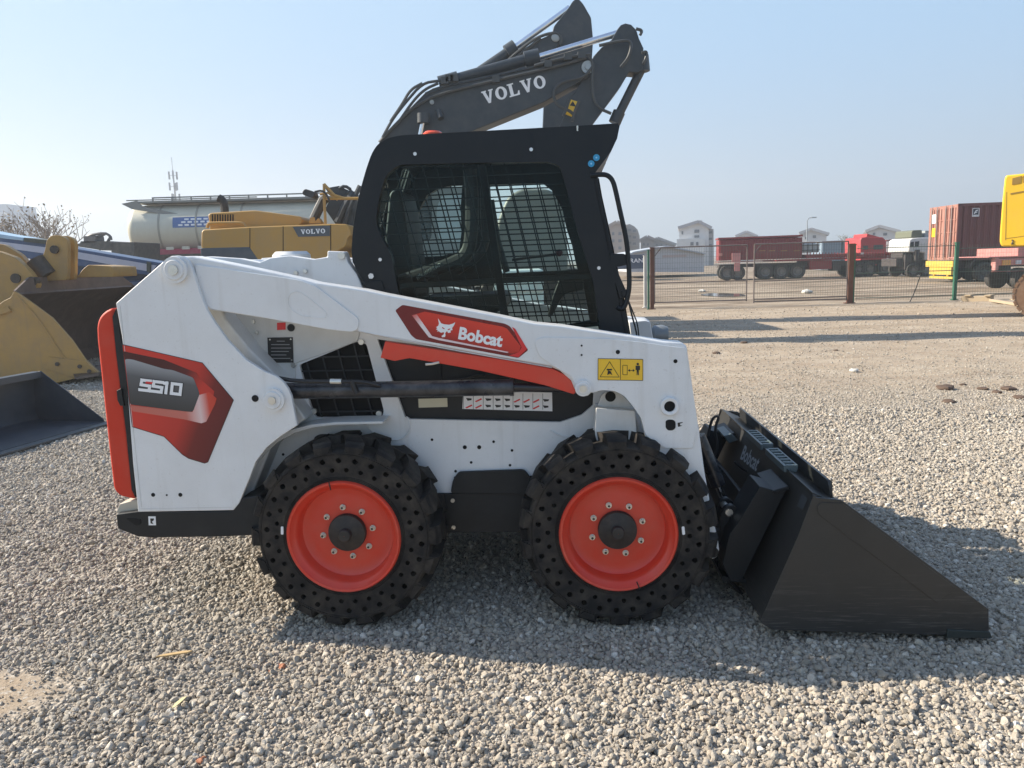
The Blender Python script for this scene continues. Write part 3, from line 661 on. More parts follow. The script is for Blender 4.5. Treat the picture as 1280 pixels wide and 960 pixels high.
# ---- cab
YC = -.43
cab = T([(459, 364), (454, 352), (446, 338), (441, 328), (439.2, 315), (441, 287), (445, 262), (449.5, 240), (457.4, 212), (464, 193), (471, 181), (482, 173.5), (498.4, 169.2), (600, 163.5), (721.5, 157.2), (772.6, 153.9), (774.5, 158), (771.5, 173), (764, 189), (747.8, 211), (741.5, 219), (745, 240), (756, 290), (774, 380), (783, 425), (640, 440), (470, 430)], YC)
win = T(rnd([(498, 205.8), (600, 203.5), (688, 202.3), (700, 208), (708, 236), (722, 290), (741, 350), (752, 425), (640, 430), (505, 420), (498, 366), (488.6, 317), (478.7, 300.8), (469.5, 278), (473.5, 248), (482, 219)], 8, 3), YC)
cab = rnd(cab, .05, 3, only=[4, 5, 6, 7, 8, 9, 10, 11, 12])
m_ = MB(); m_.prism(cab, YC, YC+.045, [win]); m_.build('cab_side_frame', CABP, SK, bevel=.014, seg=3)
farA = T([(p) for p in [(519, 300), (520, 280), (524, 262), (534, 244), (548, 236), (564, 232), (578, 231.5), (576, 260), (577, 290), (574, 315), (552, 320), (530, 321)]], -YC-.04)
farB = T([(612, 231), (679, 229), (690, 238), (703, 262), (708, 285), (715, 306), (719, 325), (722, 337), (622, 342), (616, 300)], -YC-.04)
farC = T([(545, 350), (560, 345), (612, 342), (618, 360), (640, 395), (735, 407), (728, 352), (728, 351), (640, 358), (622, 348), (600, 350)], -YC-.04)
farC = T([(530, 356), (728, 350), (737, 400), (690, 410), (560, 390), (535, 372)], -YC-.04)
farD = T([(536, 340), (612, 328), (614, 345), (545, 349)], -YC-.04)
m_ = MB(); m_.prism(cab, -YC-.045, -YC, [farA, farB, farC]); m_.build('cab_side_frame', CABP, SK)
g = MB(); grid(g, [(x*1.0, z) for x, z in win], .058, .046, .0052, YC+.040, -.22); g.build('window_screen', CABP, SK, smooth=0)
g = MB()
for pl in (farA, farB, farC): grid(g, pl, .074, .058, .0065, -YC-.02, -.22)
g.build('window_screen', CABP, SK, smooth=0)
g = MB(); g.prism(win, YC+.018, YC+.022); g.build('side_glass', glass_mat('tinted_glass', (.80, .88, .87)), SK, smooth=0)
# bars on the near window
g = MB(); g.prism(T([(597, 205), (606, 205), (621, 300), (636, 400), (626, 400), (611, 300)], YC), YC+.022, YC+.036)
g.prism(T([(497, 354), (740, 342), (742, 349), (498, 361)], YC), YC+.023, YC+.037); g.build('window_divider', CABP, SK, bevel=.003)
# cab shell: back, roof, front header
def strip(pts, th, y0, y1, name, mt, bev=.006):
    P = [Vector(p) for p in pts]; o_ = []
    for i, p in enumerate(P):
        d = (P[min(i+1, len(P)-1)]-P[max(i-1, 0)]).normalized(); o_.append(p+Vector((d.y, -d.x))*th)
    g = MB(); g.prism([tuple(p) for p in P]+[tuple(p) for p in reversed(o_)], y0, y1); return g.build(name, mt, SK, bevel=bev)
rf = T([(468, 186), (473, 180), (483, 175), (499, 171), (600, 165.5), (722, 159), (772, 156)], YC)
strip(rf, .035, YC+.04, -YC-.04, 'cab_roof', CABP)
bk = T([(462, 364), (450, 340), (443, 325), (441.5, 312)], YC)
strip(bk, .03, YC+.04, -YC-.04, 'cab_rear_panel', CABP)
for y0, y1 in ((YC+.04, YC+.12), (-YC-.12, -YC-.04)):
    strip(T([(441.5, 312), (443, 287), (452, 240), (468, 186)], YC), .03, y0, y1, 'cab_rear_post', CABP)
g = MB(); g.prism(T([(441.5, 312), (443, 287), (452, 240), (468, 186), (470, 187), (454.5, 241), (445.5, 288), (443.5, 312)], YC), YC+.12, -YC-.12); g.build('rear_window', glass_mat('clear_glass', (.85, .9, .88)), SK)
# visor + front door glass
g = MB(); g.prism(T([(700, 163), (773, 158), (764, 187), (748, 209), (741, 216), (735, 205), (725, 190)], YC), YC+.045, YC+.06); g.side = 1; g.prism(T([(700, 163), (773, 158), (764, 187), (748, 209), (741, 216), (735, 205), (725, 190)], YC), -YC-.06, -YC-.045); g.build('visor_cheek', CABP, SK)
g = MB(); g.prism(T([(767, 182), (746, 212), (741.5, 219), (739, 216), (760, 188)], YC), YC+.06, -YC-.06); g.build('visor', CABP, SK)
fl = T([(741, 219), (745, 240), (756, 290), (774, 380), (784, 430), (790, 430), (779, 375), (761, 290), (751, 245), (747, 221)], YC)
g = MB(); g.both(fl, YC+.01, YC+.04); g.build('door_frame', CABP, SK, bevel=.003)
g = MB(); g.prism(T([(747, 222), (751, 245), (761, 290), (779, 375), (789, 428), (790.5, 428), (781, 375), (763, 290), (753, 245), (749, 222)], YC), YC+.02, -YC-.02); g.build('front_glass', glass_mat('door_glass', (.75, .82, .80)), SK)
# front lower body (footwell front) & floor
g = MB(); g.prism(T([(470, 430), (640, 440), (783, 455), (790, 470), (790, 560), (470, 560)], YC), YC+.03, -YC-.03); g.build('footwell', BLACKP, SK)
# screws, stickers, beacon
g = MB()
for a, b in ((519, 192.5), (664, 187), (475.5, 324.5), (748.5, 335)): c = P3(a, b, YC); g.cyl((c.x, YC-.006, c.z), (c.x, YC+.002, c.z), .0075, .006, n=12)
c = P3(464.5, 345, YC); g.cyl((c.x, YC-.012, c.z), (c.x, YC+.002, c.z), .0125, .011, n=6)
g.build('cab_bolt', mat('bolt_bright', (.75, .75, .75), .3, metal=.5), SK)
g = MB(); g.prism(T(rnd([(452, 352), (478, 350), (481, 366), (460, 364)], 3, 2), YC), YC-.008, YC+.002); g.build('cab_mount', CABP, SK, bevel=.003)
g = MB(); c = P3(721.8, 160.5, YC); c1 = P3(724, 200, YC); g.cyl((c.x, YC-.003, c.z+.01), (c.x, YC-.003, c.z-.01), .0035, n=6); g.build('roof_strap', STEEL, SK)
g = MB()
for a, b in ((745.5, 197), (739, 204.6)): c = P3(a, b, YC); g.cyl((c.x, YC-.0015, c.z), (c.x, YC+.002, c.z), .0135, n=20)
g.build('round_sticker', mat('sky_blue_print', (.03, .30, .55), .4), SK)
g = MB()
for a, b in ((745.5, 197), (739, 204.6)): c = P3(a, b, YC-.0015); g.cyl((c.x, YC-.0022, c.z), (c.x, YC-.001, c.z), .004, n=8)
g.build('sticker_symbol', mat('pale_blue_print', (.3, .6, .8), .4), SK)
c = P3(541, 169, -.1); g = MB(); g.lathe([(.045, -.02), (.045, .008), (.034, .017), (.001, .021)], (c.x, -.1, c.z-.001), 'z', 24); g.build('beacon', mat('orange_red_lens', (.8, .09, .03), .25), SK)
# handrail
g = MB(); g.tube([P3(a, b, YC+.0) for a, b in ((738, 219.5), (750, 218), (759, 218.5), (766, 225), (770, 240), (776, 268), (783, 298), (786, 330), (787, 358), (784.5, 372), (781, 384), (776, 387), (771, 383))], .0105, 10, 2); g.build('grab_rail', CABP, SK)
g = MB(); g.prism(T([(762, 317), (779, 317), (784, 319), (784.5, 331), (770, 334), (776, 348), (784, 366), (783, 372), (775, 374), (764, 340)], YC), YC+.002, YC+.02); g.prism(T([(776, 363), (786, 361), (786, 369), (778, 371)], YC), YC-.004, YC+.016); g.build('rail_bracket', CABP, SK, bevel=.003)
g = MB(); g.tube([P3(a, b, YC+.03) for a, b in ((786, 378), (790, 395), (795, 412), (797, 428))], .004, 6, 1); g.tube([P3(a, b, YC+.05) for a, b in ((784, 372), (792, 392), (797, 405), (799, 425))], .003, 6, 1); g.build('light_cable', HOSE, SK)
# seat, bar, levers inside
g = MB(); s0 = T([(520, 372), (630, 366), (634, 384), (600, 400), (515, 400)], -.2); g.prism(rnd(s0, .02, 2), -.25, .22); g.build('seat', SEATM, SK, bevel=.02, seg=3)
g = MB(); g.prism(rnd(T([(490, 240), (502, 236), (508, 262), (524, 372), (500, 382), (484, 300)], -.1), .02, 2), -.16, .22); g.build('seat_back', SEATM, SK, bevel=.03, seg=3)
g = MB(); g.tube([P3(a, b, -.30) for a, b in ((587, 212), (590, 240), (590, 290), (585, 318), (565, 330), (500, 352))], .030, 10, 2)
g.tube([P3(a, b, .30) for a, b in ((605, 235), (605, 270), (608, 300), (600, 320), (570, 340))], .022, 10, 2); g.build('lap_bar', SEATM, SK)
g = MB(); p0, p1 = P3(521, 347, -.32), P3(551, 331, -.32)
pts = [p0.lerp(p1, i/90)+Vector((-.45, 0, -.9))*.0*i+Vector((0, math.cos(i*1.15)*.012, math.sin(i*1.15)*.012)) for i in range(91)]
g.tube(pts, .0018, 5); g.build('gas_spring_coil', STEEL, SK)
g = MB(); g.tube([P3(614, 250, -.1), P3(622, 300, -.1), P3(634, 340, -.1)], .014, 8); g.tube([P3(a, b, .1) for a, b in ((640, 325), (660, 322), (695, 318), (702, 317))], .007, 8); g.build('control_bar', SEATM, SK)
c = P3(699, 316, .1); g = MB(); g.sphere(c, .018, 8); g.build('control_knob', mat('dark_red_knob', (.10, .02, .03), .5), SK)
g = MB(); g.prism(T(rnd([(700, 345), (728, 345), (730, 362), (708, 366), (702, 372), (690, 395), (684, 396), (690, 372)], 3, 2), .2), .15, .25); g.build('control_pod', SEATM, SK, bevel=.01)
# rear corner warning light seen through the cab
for (a, b, cc) in (((484, 234), (488, 248), (.9, .28, .12)),):
    q0, q1 = P3(484, 236, .30), P3(490, 248, .30); g = MB(); g.box(q0.x, .28, q1.z, q1.x, .31, q0.z); g.build('marker_lamp', mat('marker_red', (.85, .10, .04), .3), SK, bevel=.004)
# work lamp at the front far side
g = MB(); c = P3(823, 418, .5); g.lathe([(.001, -.05), (.03, -.045), (.048, -.025), (.052, .02), (.04, .05), (.001, .055)], (c.x, .5, c.z), 'x', 24); g.build('work_lamp', mat('lamp_housing', (.22, .24, .25), .3), SK)
g = MB(); g.prism(T([(786, 402), (806, 400), (812, 402), (816, 424), (818, 440), (790, 440)], .45), .42, .60); g.build('lamp_bracket', WHITE, SK, bevel=.005)
# ---- bucket with coupler
YK = -.86
side = T(rnd([(1017, 618.5), (1021, 622), (1052, 625), (1236, 761.5), (1236.5, 793.4), (1180, 794), (965, 787.5), (951, 779), (952, 772), (997, 671)], 3, 2, only=[2, 6, 7]), YK)
BK = MB(); BK.both(side, YK, YK+.012); bo = BK.build('bucket', BUCKETM, SK, bevel=.0025)
# shell (back + bottom)
sh = T([(1018.5, 619), (997.5, 671), (953, 771), (954, 779), (966, 786.5), (1180, 792)], YK+.012)
def stripg(pts, th, y0, y1):
    P = [Vector(p) for p in pts]; o_ = []
    for i, p in enumerate(P):
        d = (P[min(i+1, len(P)-1)]-P[max(i-1, 0)]).normalized(); o_.append(p+Vector((-d.y, d.x))*th)
    g = MB(); g.prism([tuple(p) for p in P]+[tuple(p) for p in reversed(o_)], y0, y1); return g
stripg(sh, .010, YK+.012, -YK-.012).build('bucket_shell', BUCKETM, bo, bevel=.002)
g = MB(); g.prism(T([(1183, 786), (1236.5, 789), (1240, 797), (1183, 797)], YK), YK-.006, -YK+.006); g.build('cutting_edge', mat('worn_edge_steel', (.035, .045, .042), .45, metal=.3, dust=.3, dustcol=(.1, .09, .08)), bo, bevel=.003)
g = MB(); g.both(T([(1023, 643), (1021, 633), (1026, 628), (1052, 628.5), (1195, 735), (1172, 754)], YK), YK-.003, YK+.001); g.build('side_doubler', BUCKETM, bo, bevel=.001)
# top flange and raised lip
A = T([(1017, 618.5)], YK)[0]; Lp = T([(1031, 599)], -.74)[0]; Lb = T([(1033, 622)], -.74)[0]
g = MB(); g.prism([(A[0], A[1]-.006), (A[0]+.001, A[1]+.004), (Lb[0]+.01, Lb[1]+.008), (Lb[0]+.01, Lb[1]-.002)], YK+.02, -YK-.02); g.build('top_flange', BUCKETM, bo, bevel=.002)
g = MB(); zz = Lp[1]-Lb[1]
g.poly3([rnd([(-.76, 0), (.76, 0), (.76, zz), (-.76, zz)], .03, 4, only=[2, 3])], (Lb[0]+.006, 0, Lb[1]), (0, 1, 0), ((Lp[0]-Lb[0])/zz, 0, 1), (.012, 0, 0)); g.build('spill_guard', BUCKETM, bo, bevel=.002)
for yc, hw in ((-.36, .15), (.02, .15)):
    g = MB(); x0, z0 = A[0]-.012, A[1]
    g.box(x0, yc-hw, z0-.01, x0+.012, yc+hw, z0+.018); g.box(x0+.012, yc-hw, z0-.01, x0+.055, yc+hw, z0+.008)
    for i in range(7):
        yy = yc-hw+i*(2*hw-.014)/6; g.box(x0+.0115, yy, z0+.006, x0+.052, yy+.016, z0+.020)
    g.box(x0+.050, yc-hw, z0+.0, x0+.058, yc+hw, z0+.0205)
    g.build('step_grip', mat('scuffed_grey_paint', (.10, .13, .13), .45, dust=.3, dustcol=(.2, .2, .2)), bo, bevel=.001)
# coupler
post = [(950, 608), (966, 612.5), (985, 609), (926, 728), (913, 727), (903, 705), (912, 668), (926, 648)]
PO = T(post, -.62)
g = MB(); g.both(PO, -.62, -.44); cp = g.build('coupler', BLACKP, SK, bevel=.004)
g = MB(); g.both(T([(965, 613), (985, 607), (988, 611), (968, 618)], -.62), -.625, -.36); g.build('coupler_cap', BLACKP, cp, bevel=.004)
pan = T([(946, 642), (952, 644), (925, 716), (919, 712)], -.62)
g = MB(); g.prism(pan, -.44, .44); g.build('coupler_panel', BLACKP, cp, bevel=.003)
g = MB(); lug = T(rnd([(898, 712), (899, 645), (905, 632), (914, 629), (921, 634), (938, 660), (926, 714)], 4, 3), -.50); g.both(lug, -.52, -.49); g.build('coupler_lug', BLACKP, cp, bevel=.002); g = MB(); g.both(lug, -.42, -.39); g.build('coupler_lug', BLACKP, cp, bevel=.002)
c = P3(911, 640, -.52); g = MB()
for s_ in (-1, 1): g.side = int(s_ > 0); g.cyl((c.x, s_*.53, c.z), (c.x, s_*.38, c.z), .016, n=16)
g.build('coupler_pin', STEEL, cp)
c = P3(891, 690.5, YA); g = MB()
for s_ in (-1, 1): g.side = int(s_ > 0); g.cyl((c.x, s_*(-YA), c.z), (c.x, s_*.44, c.z), .02, n=14); g.box(c.x-.02, s_*.5-.02, c.z-.03, c.x+.1, s_*.5+.02, c.z+.03)
g.build('coupler_hinge', BLACKP, cp)
g = MB(); g.prism(T([(897, 709), (925, 712), (927, 716), (897, 714)], -.5), -.6, .6); g.prism(T([(905, 722), (909, 722), (928, 740), (925, 742)], -.4), -.42, -.36); g.build('coupler_foot', BLACKP, cp)
# tilt cylinders
for s_ in (-1, 1):
    y = s_*.34
    a0, b0, c0 = P3(872, 545, -.34), P3(898, 606, -.34), P3(911, 638, -.34)
    a0.y = b0.y = c0.y = y
    g = MB(); g.cyl(a0, b0, .034, n=18); g.build('tilt_cylinder', MATS['gloss_black_cylinder'], SK)
    g = MB(); g.cyl(b0, c0, .018, n=16); g.build('tilt_rod', CHROME, SK)
g = MB()
g.tube([P3(a, b, .15) for a, b in ((885, 545), (890, 522), (900, 519), (893, 535), (898, 560), (890, 575), (884, 570))], .007, 6, 2)
g.tube([P3(a, b, -.1) for a, b in ((905, 622), (920, 620), (932, 610), (938, 598), (944, 592))], .007, 6, 2)
g.tube([P3(a, b, .0) for a, b in ((918, 577), (930, 588), (945, 594), (957, 596))], .006, 6, 1)
g.build('auxiliary_hose', HOSE, SK)
g = MB(); g.prism(T([(900, 540), (909, 537), (918, 545), (906, 549)], .40), .3, .5); g.build('coupler_cap', MATS['scuffed_grey_paint'], cp, bevel=.004)
# faint brand print on the bucket's back
SH = [Vector(p) for p in sh[:3]]
def onback(px, py):   # ray against the back sheet between shell points 1..2 (plane through y axis)
    a = Vector((SH[0].x, 0, SH[0].y)); b = Vector((SH[1].x, 0, SH[1].y)); n = (b-a).cross(Vector((0, 1, 0))).normalized()
    d = FS.I.to_3x3() @ ray(px, py); t = (a-FS.o).dot(n)/d.dot(n); p = FS.o+d*t
    if n.x > 0: n = -n
    return p+n*.004, n
p0, n_ = onback(926, 574); p1, _ = onback(946, 590)
FAINT = mat('worn_print', (.42, .44, .45), .5)
g = MB(); write(g, 'Bobcat', p0, p1, .075, n_, bold=.02); g.build('lettering', FAINT, bo, smooth=0, recalc=False)
p0, n_ = onback(994, 640); p1, _ = onback(1004, 648)
g = MB(); q = [onback(a, b)[0] for a, b in ((1004, 617), (1011, 624), (1005, 638), (997, 633))]; g.add(q, [(0, 1, 2, 3)]); g.build('bucket_plate', mat('dark_plate', (.05, .055, .06), .4), bo, smooth=0, recalc=False)
# ================================================================== background machines
def bx(mb, fr, px0, py0, px1, py1, y0, y1):
    a = fr.pt(px0, py1, y0); b = fr.pt(px1, py0, y0)
    mb.box(min(a.x, b.x), y0, min(a.z, b.z), max(a.x, b.x), y1, max(a.z, b.z)); return mb
VGREY = mat('graphite_boom_paint', (.036, .047, .056), .45, var=.2, dust=.35, dustcol=(.10, .10, .095), scale=1.5, rvar=.1, speck=.4, spec=.35)
VYEL = mat('ochre_machine_paint', (.47, .265, .06), .5, var=.15, dust=.4, dustcol=(.34, .25, .14), scale=1.4, streak=.3, speck=.4, bump=.04, bscale=5)
BYEL = mat('bright_machine_yellow', (.82, .50, .02), .4, var=.06, dust=.12, dustcol=(.5, .38, .15), scale=1.5)
TRACK = mat('track_steel', (.05, .042, .035), .7, dust=.5, dustcol=(.16, .12, .08), bump=.2)
DKGLASS = mat('dark_window_glass', (.03, .04, .045), .08, rvar=.02)
LOADY = mat('loader_yellow_paint', (.40, .245, .07), .52, var=.2, dust=.55, dustcol=(.22, .16, .10), scale=1.6, streak=.35, speck=.5, bump=.06, bscale=6)
LOADIN = mat('bucket_worn_steel', (.115, .085, .070), .6, var=.35, dust=.6, dustcol=(.20, .15, .12), scale=1.4, bump=.08, streak=.4)
def tracks(parent, x0, x1, yc, w, h, m_=TRACK):
    r = h/2; pts = circ(x0+r, r, r, 10, 90, 270)+circ(x1-r, r, r, 10, -90, 90)
    g = MB(); g.prism(pts, yc-w/2, yc+w/2)
    n = int((x1-x0)/.19)
    for i in range(n):
        x = x0+r+(i+.5)*(x1-x0-2*r)/n
        g.box(x-.06, yc-w/2-.02, h, x+.06, yc+w/2+.02, h+.03); g.box(x-.06, yc-w/2-.02, -.01, x+.06, yc+w/2+.02, .02)
    for cx in (x0+r, x1-r):
        g.lathe([(.001, -w/2-.03), (r*.35, -w/2-.03), (r*.7, -w/2-.015), (r*.7, -w/2+.05)], (cx, yc, r), n=20)
    g.build('track', m_, parent)
def excavator(fr, label, group, boomdefs, dy=0, body=None, text=True, name='excavator'):
    e = empty(name, fr, label, 'excavator', group); t = fr.xz
    YN = -1.3
    x0 = fr.pt(262, 330, YN).x
    if body: body(e, fr, YN)
    def S(pts): return t([(a+dy[0], b+dy[1]) for a, b in pts], -.27) if dy else t(pts, -.27)
    return e
# ---- front graphite and ochre excavator
F1 = Frame(-.9, 15.2, 0)
E1 = empty('excavator', F1, 'ochre yellow excavator with graphite boom raised over the cab, nearer of the pair', 'excavator', 'excavators with raised graphite booms')
t1 = F1.xz; YN = -1.35
def q1(px, py, y): return F1.pt(px, py, y)
g = MB(); g.prism(rnd(t1([(251.4, 287), (312, 283.5), (354, 282), (415.5, 279.7), (434, 280), (437.5, 286), (439, 294), (434, 298), (432, 309), (421, 314), (421, 330), (371, 335), (325, 335), (251, 311)], YN), .06, 3), YN, 1.35); g.build('body', VYEL, E1, bevel=.03)
g = MB(); g.prism(t1([(250.5, 310), (312, 308.5), (325, 327.5), (330, 350), (252, 350)], YN), YN-.012, 1.36); g.build('counterweight', mat('graphite_panel', (.07, .085, .10), .5, dust=.2, dustcol=(.2, .2, .2)), E1, bevel=.02)
g = MB(); g.prism(rnd(t1([(259.6, 268), (263, 266), (318, 262.8), (332, 264.5), (376, 270.5), (379, 276), (374, 283), (262, 288)], YN+.4), .05, 3), YN+.4, 1.0); g.build('engine_hood', VYEL, E1, bevel=.03)
g = MB()
for i in range(9): x = 265+i*3.2; g.prism(t1([(x, 268), (x+1.5, 268), (x+1.5, 279), (x, 279)], YN+.4), YN+.392, YN+.42)
g.build('hood_louvre', VOIDM, E1)
g = MB(); g.tube([q1(a, b, YN+.2) for a, b in ((259, 285), (260, 280), (264, 279), (300, 278.5), (305, 280), (308, 285))], .03, 8, 1); g.build('hood_rail', VYEL, E1)
g = MB()
for x0, x1_, ya, yb in ((312, 312.5, 285, 310), (353.5, 354, 283, 333), (413, 413.5, 281, 331)): g.prism(t1([(x0, ya), (x1_+.4, ya), (x1_+.4, yb), (x0, yb)], YN), YN-.004, YN+.01)
g.build('door_gap', VOIDM, E1)
g = MB(); g.prism(t1([(366, 283.5), (412.5, 282), (412.5, 295), (373, 296)], YN), YN-.008, YN+.002); dp = g.build('name_panel', MATS['graphite_panel'], E1, smooth=0)
g = MB(); serif_word(g, 'VOLVO', q1(376, 292.8, YN-.009), q1(407, 291.5, YN-.009), 5.6*F1.ppm(YN), (0, -1, 0)); g.build('lettering', WHITEINK, dp, smooth=0)
g = MB(); g.tube([q1(a, b, -.4) for a, b in ((281, 266), (280.5, 257), (278, 250), (273.5, 247.5))], .075, 10, 1); g.build('exhaust_pipe', mat('sooty_pipe', (.05, .045, .04), .6, metal=.4), E1)
g = MB()
for pts in (((407, 281), (405.5, 255), (405, 230)), ((405, 230), (418, 244), (430, 248), (448, 248)), ((405.5, 248), (430, 248))): g.tube([q1(a, b, YN+.2) for a, b in pts], .028, 6)
g.tube([q1(a, b, YN+.2) for a, b in ((400, 243), (410, 241), (422, 250))], .02, 6); g.build('hand_rail', VYEL, E1)
g = MB(); g.prism(rnd(t1([(379.5, 240), (383, 236.5), (394, 240), (395, 246), (391, 248), (380, 244)], YN), .03, 2), YN-.1, YN+.2); g.tube([q1(a, b, YN+.1) for a, b in ((393, 240), (402, 238), (408, 242), (412, 252))], .022, 6, 1)
g.tube([q1(a, b, YN+.4) for a, b in ((392, 275), (398, 262), (404, 250), (410, 246))], .09, 8); g.build('mirror', mat('mirror_black', (.03, .03, .03), .5), E1, bevel=.01)
g = MB(); g.prism(t1([(416, 246), (440, 244), (445, 300), (422, 282), (408, 262)], -.5), -.6, .0); g.prism(t1([(408, 236), (425, 233), (440, 240), (436, 246), (412, 242)], -.4), -.5, -.1)
g.tube([q1(a, b, -.6) for a, b in ((422, 278), (431, 258), (443, 240))], .07, 8); g.tube([q1(a, b, -.65) for a, b in ((430, 285), (436, 262), (450, 232))], .045, 8)
g.tube([q1(a, b, -.6) for a, b in ((424, 236), (431, 232), (440, 238), (434, 242))], .03, 6, 1); g.build('boom_foot', VGREY, E1)
g = MB(); g.prism(rnd(t1([(386, 279), (388, 272), (393, 271), (394, 277), (398, 272), (402, 279)], YN+.3), .02, 2), YN+.3, YN+.5); g.build('tank_cap', VYEL, E1)
# cab on the far side, seen through the black cab's window
g = MB(); g.prism(rnd(t1([(512, 330), (506, 290), (520, 240), (530, 234), (590, 232), (604, 262), (608, 335)], .3), .15, 4), .35, 1.3); cb = g.build('operator_cab', mat('cab_grey_paint', (.26, .28, .27), .4), E1, bevel=.02)
g = MB(); g.prism(rnd(t1([(548, 300), (545, 262), (552, 243), (584, 241), (596, 262), (598, 305)], .3), .1, 3), .33, .36); g.build('cab_window', mat('pale_painted_reflection', (.45, .52, .52), .1), cb)  # pale reflection put into the pane's base colour
g = MB(); g.prism(rnd(t1([(520, 300), (518, 262), (528, 245), (540, 243), (539, 300)], .3), .1, 3), .33, .36); g.build('cab_window', DKGLASS, cb)
a = t1([(440, 330)], 0)[0]; x0 = t1([(300, 330)], 0)[0][0]
g = MB(); g.box(x0-.2, -1.2, .95, x0+4.0, 1.2, 1.15); g.lathe([(.001, .7), (.7, .7), (.7, 1.0), (.001, 1.0)], (x0+1.4, 0, 0), 'z', 24); g.box(x0-.2, -.8, .35, x0+3.2, .8, .8); g.build('undercarriage', TRACK, E1)
for s_ in (-1, 1): tracks(E1, x0-.7, x0+3.6, s_*1.15, .55, .85)
YB1 = -.28
boom = [(452, 262), (461, 215), (472, 181), (489.7, 160), (510.5, 136.6), (531, 116), (541, 110), (556, 105.5), (600, 97), (685.7, 78.7), (727, 70), (735, 71), (740, 77), (741.5, 86), (736, 96), (727, 101), (706, 113), (680, 127.7), (599.5, 160), (560, 176), (530, 200), (505, 235), (490, 275), (470, 300)]
g = MB(); g.prism(t1(boom, YB1), YB1, -YB1); g.build('boom', VGREY, E1, bevel=.02)
g = MB(); g.prism(t1([(531, 116), (556, 106), (727, 70.5), (727, 72), (556, 109), (533, 119)], YB1), YB1-.03, -YB1+.03); g.build('boom_flange', VGREY, E1)
stick = [(772, 36), (776, 31), (782, 28.8), (789, 30.5), (795.5, 37), (799, 48), (804.5, 60), (804, 80), (803, 88), (797, 91), (786.6, 90), (776, 108), (739, 158), (700, 215), (672, 215), (706.5, 142.5), (709, 128), (715, 120), (727, 101), (742, 70), (752, 59), (764, 50)]
g = MB(); g.prism(t1(stick, -.2), -.2, .2); g.build('stick', VGREY, E1, bevel=.02)
g = MB(); g.cyl(q1(573, 98.5, 0), q1(664, 73, 0), .105, n=16); g.cyl(q1(656, 75, 0), q1(674, 71, 0), .15, n=14); g.cyl(q1(549, 105, 0), q1(573, 98.5, 0), .14, n=12); g.build('stick_cylinder', VGREY, E1)
g = MB(); g.cyl(q1(672, 72, 0), q1(776, 40.5, 0), .062, n=14); g.build('stick_rod', CHROME, E1)
g = MB(); g.cyl(q1(801, 88, -.0), q1(772, 146, -.0), .085, n=14); g.cyl(q1(774, 140, 0), q1(768, 154, 0), .12, n=12); g.cyl(q1(800, 70, 0), q1(802, 90, 0), .16, n=12); g.build('bucket_cylinder', VGREY, E1)
g = MB(); g.cyl(q1(770, 150, 0), q1(742, 205, 0), .05, n=10); g.build('bucket_rod', CHROME, E1)
g = MB(); g.cyl(q1(529, 148, -.42), q1(520, 195, -.42), .045, n=10); g.build('lift_rod', CHROME, E1)
g = MB(); g.cyl(q1(529.5, 142, -.45), q1(529.5, 154, -.45), .12, n=12); g.cyl(q1(520, 190, -.42), q1(500, 260, -.42), .1, n=12); g.cyl(q1(548, 138, -.3), q1(551, 148, -.35), .06, n=8); g.build('lift_cylinder', VGREY, E1)
g = MB()
HS = [((478, 172), (490, 150), (507, 128), (528, 104), (548, 101), (560, 100)), ((474, 178), (492, 158), (515, 135), (545, 118), (620, 100), (700, 82), (733, 72)), ((488, 152), (503, 130), (513, 112), (528, 104)), ((500, 150), (515, 128), (530, 112), (548, 104)),
      ((740, 84), (730, 97), (705, 101), (694, 109), (691, 120), (697, 132), (711, 138), (716, 142)), ((735, 70), (742, 78), (740, 100), (742, 125), (750, 136), (764, 142)), ((668, 82), (690, 76), (715, 70), (738, 68)), ((749, 57), (770, 52), (786, 50), (790, 56), (786, 72), (776, 84)),
      ((795, 36), (803, 38), (800, 44)), ((802, 66), (809, 64), (807, 74), (803, 80)), ((712, 124), (708, 136), (704, 145)), ((724, 126), (718, 140), (715, 152))]
for h in HS: g.tube([q1(a, b, -.34) for a, b in h], .028, 6, 2)
for a, b in ((556, 101), (562, 98), (568, 98), (620, 99), (685, 80), (710, 71), (727, 69)): c = q1(a, b, -.33); g.box(c.x-.07, -.38, c.z-.06, c.x+.07, -.28, c.z+.06)
g.build('hydraulic_hose', mat('weathered_hose', (.05, .055, .055), .5), E1)
g = MB()
for a, b, y, r_ in ((734.5, 84.5, YB1, .115), (540, 128, YB1, .04)): c = q1(a, b, y); g.lathe([(.001, -.07), (r_*.45, -.07), (r_*.5, -.045), (r_, -.045), (r_, .01)], (c.x, y, c.z), n=20)
g.build('pin', mat('pale_pin', (.35, .38, .38), .4, metal=.3), E1)
g = MB(); serif_word(g, 'VOLVO', q1(604.5, 131, YB1-.003), q1(684.5, 108.5, YB1-.003), 14.8*F1.ppm(YB1), (0, -1, 0)); g.build('lettering', WHITEINK, E1, smooth=0)
g = MB(); c = t1([(712, 124), (722, 127), (717, 147), (707, 143)], -.2); g.prism(c, -.206, -.199); wl = g.build('warning_label', YELLOWINK, E1, smooth=0)
g = MB(); g.prism(t1([(716, 126.5), (720, 133.5), (712, 132)], -.2), -.211, -.206); g.prism(t1([(711, 137), (717, 141), (715, 144)], -.2), -.211, -.206); g.build('warning_pictogram', BLACKINK, wl, smooth=0)
